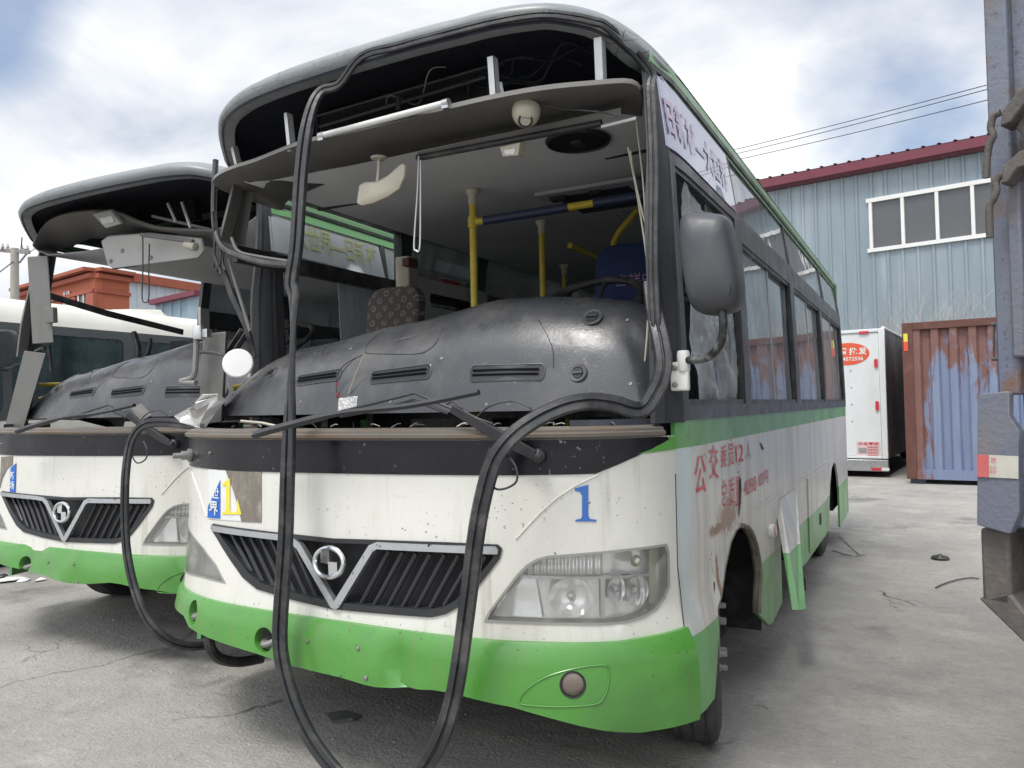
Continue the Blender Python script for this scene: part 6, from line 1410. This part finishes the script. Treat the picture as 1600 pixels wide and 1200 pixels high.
    # ---------------- overhead wires
    for i, ((u0, v0), (u1, v1)) in enumerate((((1155, 232), (1560, 128)), ((1160, 238), (1560, 135)), ((1168, 246), (1560, 152)))):
        a = CAM+ray(u0, v0)*24; b = CAM+ray(u1, v1)*15; d = (b-a)
        pts = [a+d*t+Vector((0, 0, .10*(t*t-t))) for t in [-1+.1*j for j in range(41)]]
        m = MB(); m.tube(pts, .010, 5); o = m.build('overhead_wire', 'rubber'); tag(o, ['topmost overhead wire crossing the sky on the right', 'middle overhead wire close below the topmost one', 'lowest of the three overhead wires on the right'][i], 'wire', 'overhead wires on the right')
def left_background():
    # ---------------- parked minibus / coach on the far left
    xs = -5.0; r = empty('white_minibus', (xs, 4, 0)); tag(r, 'cream white minibus with blue-tinted side windows parked behind the left bus', 'minibus'); inv = -Vector((xs, 4, 0))
    G = lambda u, v, o=0: X(u, v, xs+o)+inv
    y0, y1 = -3.3, 4.2          # local
    prof = [(-2.0, .35), (0, .35), (.02, .7), (.0, 1.15), (-.02, 1.22)]; prof2 = [(-.04, 2.02), (-.07, 2.10), (-.13, 2.19), (-.24, 2.26), (-.45, 2.31), (-1.0, 2.35), (-1.55, 2.31), (-1.87, 2.2), (-1.96, 2.02), (-2.0, 1.22), (-2.0, .35)]
    st = [(-3.45, .55, .55), (-3.4, .8, .8), (-3.2, .93, .93), (-2.7, .985, .985), (-2.2, 1, 1), (0, 1, 1), (4.2, 1, 1)]
    def row(pr, y, k, kz): return [Vector((-1+(x+1)*k, y, (z if z < .5 else .35+(z-.35)*kz))) for x, z in pr]
    m = MB(); m.loft([row(prof2, y, k, kz) for y, k, kz in st]); m.build('roof', 'coachwhite', r)
    m = MB(); m.loft([row(prof, y, k, kz) for y, k, kz in st]); m.build('body', 'coachwhite', r)
    wy = [(G(22, 560).y, G(197, 560).y), (G(213, 560).y, G(355, 560).y), (G(365, 560).y, G(470, 560).y), (-2.75, G(8, 560).y)]
    zl, zh = 1.22, 2.02
    f = lambda y, z, o=0: Vector((-.02-.02*(z-1.22)/.8+o, y, z))
    S = lambda s, z, o=0: f(s, z, o)
    patch('window_band', 'coachtrim', rect(-3.0, zl, y1, zh+.03), [rrect(a, zl+.06, b, zh-.05, .05, 4) for a, b in wy], S, .2, .02, r, .002)
    for a, b in wy: patch('side_window', 'coachglass', rect(a, zl+.05, b, zh-.04), [], S, .3, .004, r, -.008)
    m = MB()
    for y in (-2.2, -1.4, -.6, .2, 1, 1.8, 2.6): m.box((-.6, y, .9), (-.15, y+.12, 1.62)); m.box((-1.5, y, .9), (-1.05, y+.12, 1.62))
    m.build('seat_row', 'curtain', r, bevel=.03)
    m = MB(); m.box((-1.96, -2.6, 1.0), (-.06, 4.1, 1.02)); m.build('floor_panel', 'seatgrey', r)
    m = MB(); m.box((-1.99, 4.18, .4), (-.02, 4.22, 2.3)); m.build('rear_wall', 'coachwhite', r)
    a, b = X(175, 478, xs-.6)+inv, X(262, 484, xs-.6)+inv
    m = MB(); pr = [(a.y, 2.27), (a.y+.15, 2.37), (a.y+.5, 2.40), (b.y-.15, 2.38), (b.y, 2.28)]
    m.loft([[Vector((x, y, z-dz)) for y, z in pr] for x, dz in ((-.42, .12), (-.5, .02), (-.8, 0), (-1.2, 0), (-1.45, .02), (-1.55, .12))]); m.build('roof_air_unit', 'coachwhite', r)
    mi = X(2, 545, xs+.25)+inv; m = MB(); q = [X(u, v, xs+.3)+inv for u, v in ((-22, 515), (14, 514), (21, 522), (20, 545), (12, 565), (2, 576), (-25, 576))]
    m.loft([[Vector((0, 0, 0))+p for p in q], [p+Vector((-.08, .10, 0)) for p in q]], True); m.f += [tuple(range(7)), tuple(range(13, 6, -1))]; o = m.build('door_mirror', 'mirrorback', r, bevel=.02)
    m = MB(); m.tube([X(-25, 576, xs+.3)+inv, X(10, 576, xs+.25)+inv, X(30, 570, xs)+inv], .02, 8); m.build('mirror_arm', 'rubber', o)
    for y in (-2.3, 2.2):
        m = MB(); m.lathe([(.18, -.1), (.33, -.1), (.37, -.06), (.37, .06), (.33, .1), (.18, .1), (.1, .04), (.001, .04)], 28, Vector((-.12, y, .37)), Vector((1, 0, 0)), Vector((0, 0, 1))); m.build('wheel', 'tyre', r)
    # ---------------- orange building with white sheet extension
    zt = 7.3; K = Z(148, 423, zt); Lf = Z(30, 456, zt); Rt = Z(202, 431.5, zt); R2 = Z(330, 452, zt)
    o = empty('orange_building', (K.x, K.y, 0)); inv = -Vector((K.x, K.y, 0)); tag(o, 'orange-red rendered building with a corner pilaster and cornice beyond the minibus', 'building')
    dn = lambda p, z: Vector((p.x, p.y, z))+inv
    def wall(a, b, z0, z1, out, nm, mt, th=.3):
        m = MB(); n_ = (b-a).cross(Vector((0, 0, 1))).normalized()*out; m.hexa([dn(a, z0)+n_, dn(b, z0)+n_, dn(b, z1)+n_, dn(a, z1)+n_], [dn(a, z0)+n_-n_.normalized()*th, dn(b, z0)+n_-n_.normalized()*th, dn(b, z1)+n_-n_.normalized()*th, dn(a, z1)+n_-n_.normalized()*th]); return m.build(nm, mt, o, smooth=False)
    far = Lf+(Rt-K)
    wall(Lf, K, 0, zt-.02, .001, 'wall', 'orangew'); wall(K, Rt, 0, zt-.02, .001, 'wall', 'orangew')
    for z0, z1, ou in ((zt-.02, zt+.12, .45), (zt-.30, zt-.12, .25), (zt-.9, zt-.75, .12)):
        wall(Lf, K, z0, z1, ou, 'cornice', 'orangetrim', .5); wall(K, Rt, z0, z1, ou, 'cornice', 'orangetrim', .5)
    m = MB(); m.add([dn(Lf, zt+.12), dn(K, zt+.12), dn(R2, zt+.12), dn(far, zt+.12)], [(0, 1, 2, 3)]); m.build('roof', 'orangetrim', o)
    ld = (Lf-K).normalized(); n_ = (K-Lf).cross(Vector((0, 0, 1))).normalized(); nn = n_
    for u in (146, 117):
        P = PL(u, 445, K, n_); c = Vector((P.x, P.y, 0))
        a, b = c-ld*.35, c+ld*.35; m = MB(); m.hexa([dn(a, 0)+nn*.16, dn(b, 0)+nn*.16, dn(b, zt-.95)+nn*.16, dn(a, zt-.95)+nn*.16], [dn(a, 0)+nn*.01, dn(b, 0)+nn*.01, dn(b, zt-.95)+nn*.01, dn(a, zt-.95)+nn*.01]); m.build('pilaster', 'orangetrim', o, smooth=False)
    for u0, u1 in ((125, 141), (103, 110)):
        a, b = PL(u0, 463, K, n_), PL(u1, 463, K, n_); zt2 = PL(u0, 457, K, n_).z; m = MB(); a.z = b.z = 0
        m.hexa([dn(a, zt2-1.6)+nn*.03, dn(b, zt2-1.6)+nn*.03, dn(b, zt2)+nn*.03, dn(a, zt2)+nn*.03], [dn(a, zt2-1.6)-nn*.02, dn(b, zt2-1.6)-nn*.02, dn(b, zt2)-nn*.02, dn(a, zt2)-nn*.02]); w_ = m.build('window', 'darkglass', o, smooth=False)
        m = MB(); q = [dn(a, zt2-1.6)+nn*.06, dn(b, zt2-1.6)+nn*.06, dn(b, zt2)+nn*.06, dn(a, zt2)+nn*.06]; m.tube(q, .05, 4, closed=True); m.tube([(q[0]+q[1])/2, (q[2]+q[3])/2], .035, 4); m.build('frame', 'winframe', w_)
    n2 = (R2-Rt).cross(Vector((0, 0, 1))).normalized()
    mb = MB(); corr(mb, ((Rt+inv).x, (Rt+inv).y), ((R2+inv).x, (R2+inv).y), 0, zt-.25, zt-.25, n2, .5, .06); mb.build('sheet_wall', 'whitesheet', o, smooth=False)
    wall(Rt, R2, zt-.25, zt+.12, .3, 'cornice', 'orangetrim', .5)
    # ---------------- low shed with blue sheet walls
    zs = 4.6; a = Z(243, 477, zs); b = Z(312, 463, zs+.6); b = CAM+ray(312, 462)*((a-CAM).dot(fw)*.96); b0 = Vector((b.x, b.y, 0)); a0 = Vector((a.x, a.y, 0))
    s = empty('sheet_metal_shed', a0); tag(s, 'low shed with blue ribbed walls and a sloping red-edged roof seen through the left bus', 'shed')
    e = b0-a0; nn = e.cross(Vector((0, 0, 1))).normalized()
    mb = MB(); corr(mb, (0, 0), (e.x, e.y), 0, a.z, b.z, nn, .4, .05); mb.build('sheet_wall', 'bluesheet2', s, smooth=False)
    mb = MB(); A_ = Vector((0, 0, a.z)); B_ = Vector((e.x, e.y, b.z)); k = -nn*6
    mb.hexa([A_+nn*.2-e*.03, B_+nn*.2, B_+nn*.2+Vector((0, 0, .15)), A_+nn*.2+Vector((0, 0, .15))-e*.03], [A_+k, B_+k, B_+k+Vector((0, 0, .15)), A_+k+Vector((0, 0, .15))]); mb.build('roof', 'maroon', s, smooth=False)
    # ---------------- concrete power pole
    d = 26; top = CAM+ray(23, 388)*d; bs = Vector((top.x, top.y, 0)); p = empty('power_pole', bs); tag(p, 'concrete power pole with a short crossarm against the sky at the far left', 'power pole')
    T = lambda u, v: CAM+ray(u, v)*d-bs
    m = MB(); m.tube([Vector(), Vector((0, 0, top.z+.0))], .15, 12, scale=[1.15, .8]); m.build('pole_shaft', 'concrete', p)
    m = MB(); m.sweep([T(2, 391), T(46, 394)], [(-.06, -.06), (.06, -.06), (.06, .06), (-.06, .06)]); m.tube([T(30, 411), T(42, 396)], .03, 6); ca = m.build('crossarm', 'steel', p)
    for u in (4, 12, 34, 43):
        m = MB(); q = T(u, 391+(u-2)*.07); m.lathe([(.03, 0), (.06, .03), (.03, .08), (.06, .11), (.03, .2), (.02, .24)], 10, q, Vector((0, 0, 1))); m.build('insulator', 'lidgrey', ca)
    for i, (u, v, u1, v1) in enumerate(((4, 388, -60, 440), (22, 408, -40, 432), (34, 388, 60, 383))):
        a = CAM+ray(u, v)*d; b = CAM+ray(u1, v1)*(d*.8 if i < 2 else d*1.4); m = MB(); m.tube([a, (a+b)/2-Vector((0, 0, .2)), b], .02, 5); w_ = m.build('overhead_wire', 'rubber')
        tag(w_, ['wire running down left from the end of the power pole crossarm', 'thin wire leaving the power pole just under its crossarm', 'wire going right from the power pole crossarm'][i], 'wire', 'wires on the power pole')

def trailer():
    az = R(26); A = Vector((1.95, .36, 0)); t = empty('dump_trailer', A, -az); tag(t, 'rusty blue-grey truck body with lever latches and red-white reflector at right edge', 'truck body')
    ex = Vector((math.cos(az), -math.sin(az), 0)); ey = Vector((math.sin(az), math.cos(az), 0))
    def L(u, v, o=0): 
        p = PL(u, v, A-ey*o, ey)-A; return Vector((p.dot(ex), -o, p.z))
    q = L(1543, 200); x0 = q.x
    m = MB(); m.box((x0, 0, L(1540, 618).z), (L(1583, 300).x, .10, 3.1)); m.build('corner_post', 'peeled', t, bevel=.006)
    m = MB(); pr = [(L(1583, 300).x+.001, .03), (.13, .03), (.14, .055), (.30, .055), (.33, .03), (.55, .03), (.58, .055), (1.0, .055), (1.03, .03), (2.2, .03), (2.2, .1)]
    m.loft([[Vector((a, b, z)) for a, b in pr] for z in (L(1590, 845).z, 3.1)]); m.build('tailgate', 'peeled', t, smooth=False, solid=.01)
    m = MB(); m.box((x0+.02, .101, .85), (2.2, 4.0, 3.1)); m.build('cargo_body', 'peeled', t)
    m = MB(); m.box((.2, .101, .55), (1.9, 4.0, .84)); m.build('chassis', 'muddy', t)
    # lower plate
    o = [(1527, 622), (1530, 616), (1573, 611), (1577, 614), (1577, 650), (1592, 672), (1591, 700), (1593, 800), (1580, 834), (1573, 834), (1526, 820)]
    m = MB(); a = [L(u, v, .03) for u, v in o]; m.add(a+[p+Vector((0, .028, 0)) for p in a], [tuple(range(11)), tuple(range(21, 10, -1))]+[(i, (i+1) % 11, (i+1) % 11+11, i+11) for i in range(11)]); pl = m.build('gusset_plate', 'muddyblue', t, bevel=.003)
    m = MB(); a = L(1577, 670, -.0); m.box((a.x, .0, L(1590, 825).z), (a.x+.9, .10, a.z+.0)); m.build('rear_crossbar', 'peeled', t, bevel=.006)
    c = [L(u, v, .034) for u, v in ((1527, 745), (1591, 748), (1591, 713), (1527, 710))]; b = [L(u, v, .034) for u, v in ((1527, 745), (1545, 746), (1545, 711), (1527, 710))]
    m = MB(); e = Vector((0, .003, 0)); m.hexa(c, [p+e for p in c]); rf = m.build('reflector', 'sticker3', pl, smooth=False)
    m = MB(); b = [p+Vector((0, -.002, 0)) for p in b]; m.hexa(b, [p+e*.5 for p in b]); m.build('reflector_red', 'sticker3r', rf, smooth=False)
    q0, q1 = L(1548, 723, .038), L(1555, 715, .038); text('lettering', '3M', 'red', lambda u, v: q0+Vector(((q1.x-q0.x)*u, 0, (q1.z-q0.z)*v)), rf)
    q2, q3 = L(1546, 740, .038), L(1556, 728, .038); text('lettering', '反光\n标识', 'red', lambda u, v: q2+Vector(((q3.x-q2.x)*u, 0, (q3.z-q2.z)*v)), rf)
    # leg
    a = L(1530, 824, .0); b = L(1577, 830, .0); z1 = L(1530, 940).z
    m = MB(); m.box((a.x, .0, z1), (b.x, .12, a.z)); m.build('underrun_leg', 'muddy', t, bevel=.01)
    q = [L(1527, 935, .0), L(1577, 925, .0), L(1625, 985, .0), L(1625, 1030, .0)]; m = MB(); m.hexa(q, [p+Vector((0, .12, 0)) for p in q]); m.build('underrun_bar', 'muddy', t, bevel=.008)
    # lever latches
    for dv, du in ((0, 0), (110, 4)):
        pts = [(1563+du, 176+dv), (1552+du, 182+dv), (1548+du, 200+dv), (1552+du, 212+dv), (1546+du, 226+dv), (1542+du-dv*.0, 250+dv), (1541+du, 278+dv)]
        if dv: pts = [(1563, 272), (1556, 284), (1557, 298), (1552, 312), (1546, 322), (1546, 345), (1547, 371)]
        m = MB(); m.tube(cat([L(u, v, .065) for u, v in pts], 5), .0088, 12); lv = m.build('latch_lever', 'muddy', t)
        if dv: w_ = [(1563, 288), (1566, 260), (1592, 236), (1606, 232), (1606, 258), (1590, 262), (1575, 284)]
        else: w_ = [(1562, 198), (1566, 172), (1592, 140), (1606, 128), (1606, 155), (1594, 170), (1580, 190)]
        m = MB(); a = [L(u, v, .07) for u, v in w_]; k = len(a); m.add(a+[p+Vector((0, .07, 0)) for p in a], [tuple(range(k)), tuple(range(2*k-1, k-1, -1))]+[(i, (i+1) % k, (i+1) % k+k, i+k) for i in range(k)]); m.build('latch_plate', 'muddy', lv, bevel=.004)
    m = MB(); w_ = [(1586, 200), (1600, 172), (1610, 175), (1610, 235), (1596, 210)]; a = [L(u, v, .04) for u, v in w_]; k = 5; m.add(a+[p+Vector((0, .03, 0)) for p in a], [tuple(range(k)), tuple(range(2*k-1, k-1, -1))]+[(i, (i+1) % k, (i+1) % k+k, i+k) for i in range(k)]); m.build('gusset_plate', 'muddy', t, bevel=.003)
    m = MB(); m.box((L(1575, 266).x, -.02, L(1575, 560).z), (L(1597, 266).x, .02, L(1575, 266).z)); m.build('hinge_rib', 'muddyblue', t, bevel=.006)
    for v0, v1 in ((138, 182), (505, 560)):
        a, b = L(1539 if v0 < 200 else 1537, v0), L(1539 if v0 < 200 else 1537, v1); m = MB(); m.tube([a+Vector((0, .06, 0)), b+Vector((0, .06, 0))], .003, 8)
        for q in (a, b): m.tube([q+Vector((-.004, .06, 0)), q+Vector((.012, .06, 0))], .0055, 8)
        m.build('hinge_pin', 'muddy', t)

def litter():
    rnd = random.Random(5)
    p = Z(1469, 874, 0); m = MB(); m.lathe([(.062, 0), (.066, .015), (.055, .025), (.03, .02), (.012, .04), (.001, .04)], 20, p, Vector((0, 0, 1))); o = m.build('plastic_cap', 'rubber'); tag(o, 'round black cap lying on the concrete between the bus and the truck body', 'cap')
    P = [(1462, 918), (1475, 912), (1495, 906), (1515, 903), (1530, 904)]
    m = MB(); m.tube(cat([Z(u, v, .010) for u, v in P], 5), .0045, 6); o = m.build('loose_cable', 'rubber'); tag(o, 'thin dark cable curving over the concrete at the foot of the truck body', 'cable')
    for i, pts in enumerate(([(1148, 938), (1165, 942), (1175, 952), (1190, 972)], [(1300, 860), (1330, 868), (1352, 866)], [(1312, 838), (1335, 860), (1345, 868)])):
        m = MB(); m.tube(cat([Z(u, v, .008) for u, v in pts], 5), .004, 5); o = m.build('wire_scrap', 'steel'); tag(o, ['bit of wire on the ground beside the open wheel arch', 'long thin wire lying on the ground behind the rear wheel', 'short crossed wire lying behind the rear wheel of the nearer bus'][i], 'wire scrap')
    m = MB(); q = [(508, 1118), (540, 1115), (565, 1120), (552, 1128), (520, 1131)]; a = [Z(u, v, .0) for u, v in q]; m.add([p+Vector((0, 0, .002)) for p in a]+[p+Vector((0, 0, .010+.006*(i % 2))) for i, p in enumerate(a)], [(0, 1, 2, 3, 4), (5, 6, 7, 8, 9)]+[(i, (i+1) % 5, (i+1) % 5+5, i+5) for i in range(5)]); o = m.build('flat_scrap', 'scrap', smooth=False); tag(o, 'flattened grey scrap lying on the ground under the front of the nearer bus', 'scrap')
    for i, (u, v, sc_, mt) in enumerate(((12, 908, .10, 'cloth'), (28, 904, .09, 'cream'), (38, 908, .05, 'cloth'), (6, 902, .05, 'void'), (64, 908, .04, 'cloth'))):
        p = Z(u, v, 0); m = MB(); a = []
        for k in range(7): t = 2*math.pi*k/7; a.append(p+Vector((sc_*math.cos(t)*rnd.uniform(.6, 1.2), sc_*math.sin(t)*rnd.uniform(.6, 1.2), rnd.uniform(.004, .02))))
        m.add(a+[p+Vector((0, 0, .03))], [(k, (k+1) % 7, 7) for k in range(7)]); o = m.build('paper_scrap', mt, smooth=False)
        tag(o, ['largest white paper scrap on the ground at the far left edge', 'yellowish paper scrap on the ground below the dented left bumper', 'small white scrap right beside the yellowish one', 'dark scrap behind the pale litter at the far left', 'tiny pale scrap, rightmost of the litter below the left bumper'][i], 'scrap', 'litter below the left bus')
    # small stones and crumbs scattered on the yard
    m = MB()
    for i in range(2600):
        k = rnd.random(); 
        if k < .55: p = Vector((rnd.uniform(1.1, 4.5), rnd.uniform(-.5, 9), 0))
        else: p = Vector((rnd.uniform(-4.5, 1.5), rnd.uniform(-1.2, 1.2), 0))
        r_ = rnd.choice([.0025, .003, .004, .005, .007])*rnd.uniform(.6, 1.2)*(1+p.y*.12 if p.y > 0 else 1); vs = [p+Vector((math.cos(a)*r_*rnd.uniform(.6, 1.3), math.sin(a)*r_*rnd.uniform(.6, 1.3), 0)) for a in (0, 1.3, 2.6, 3.9, 5.2)]+[p+Vector((0, 0, r_*rnd.uniform(.5, 1)))]
        m.add(vs, [(j, (j+1) % 5, 5) for j in range(5)])
    o = m.build('grit', 'concrete', smooth=False); tag(o, 'grit and crumbs scattered over the concrete yard', 'grit', kind='stuff')
M['muddyblue'] = mat('muddy_blue_grey_steel', (.13, .14, .18), .6, dirt=(.20, .165, .14), damt=.8, dscale=7, bmp=.35, bscale=70, var=.25)
M['scrap'] = mat('grey_scrap', (.09, .09, .085), .7, dirt=(.2, .2, .19), damt=.6, dscale=30)

# ------------------------------------------------------------------ build
ground()
background()
left_background()
trailer()
near = empty('city_bus'); tag(near, 'nearer stripped white and green city bus with a blue 1 above its headlight', 'bus', 'white and green city buses')
bus(near, True); wiper(near); overhead(near, True); bus_extra_near(near)
far = empty('city_bus', B2O, .032); tag(far, 'farther stripped city bus on the left with dented green bumper and sagging headliner', 'bus', 'white and green city buses')
bus(far, False); bus_extra_far(far); wiper(far)
seals(); litter()
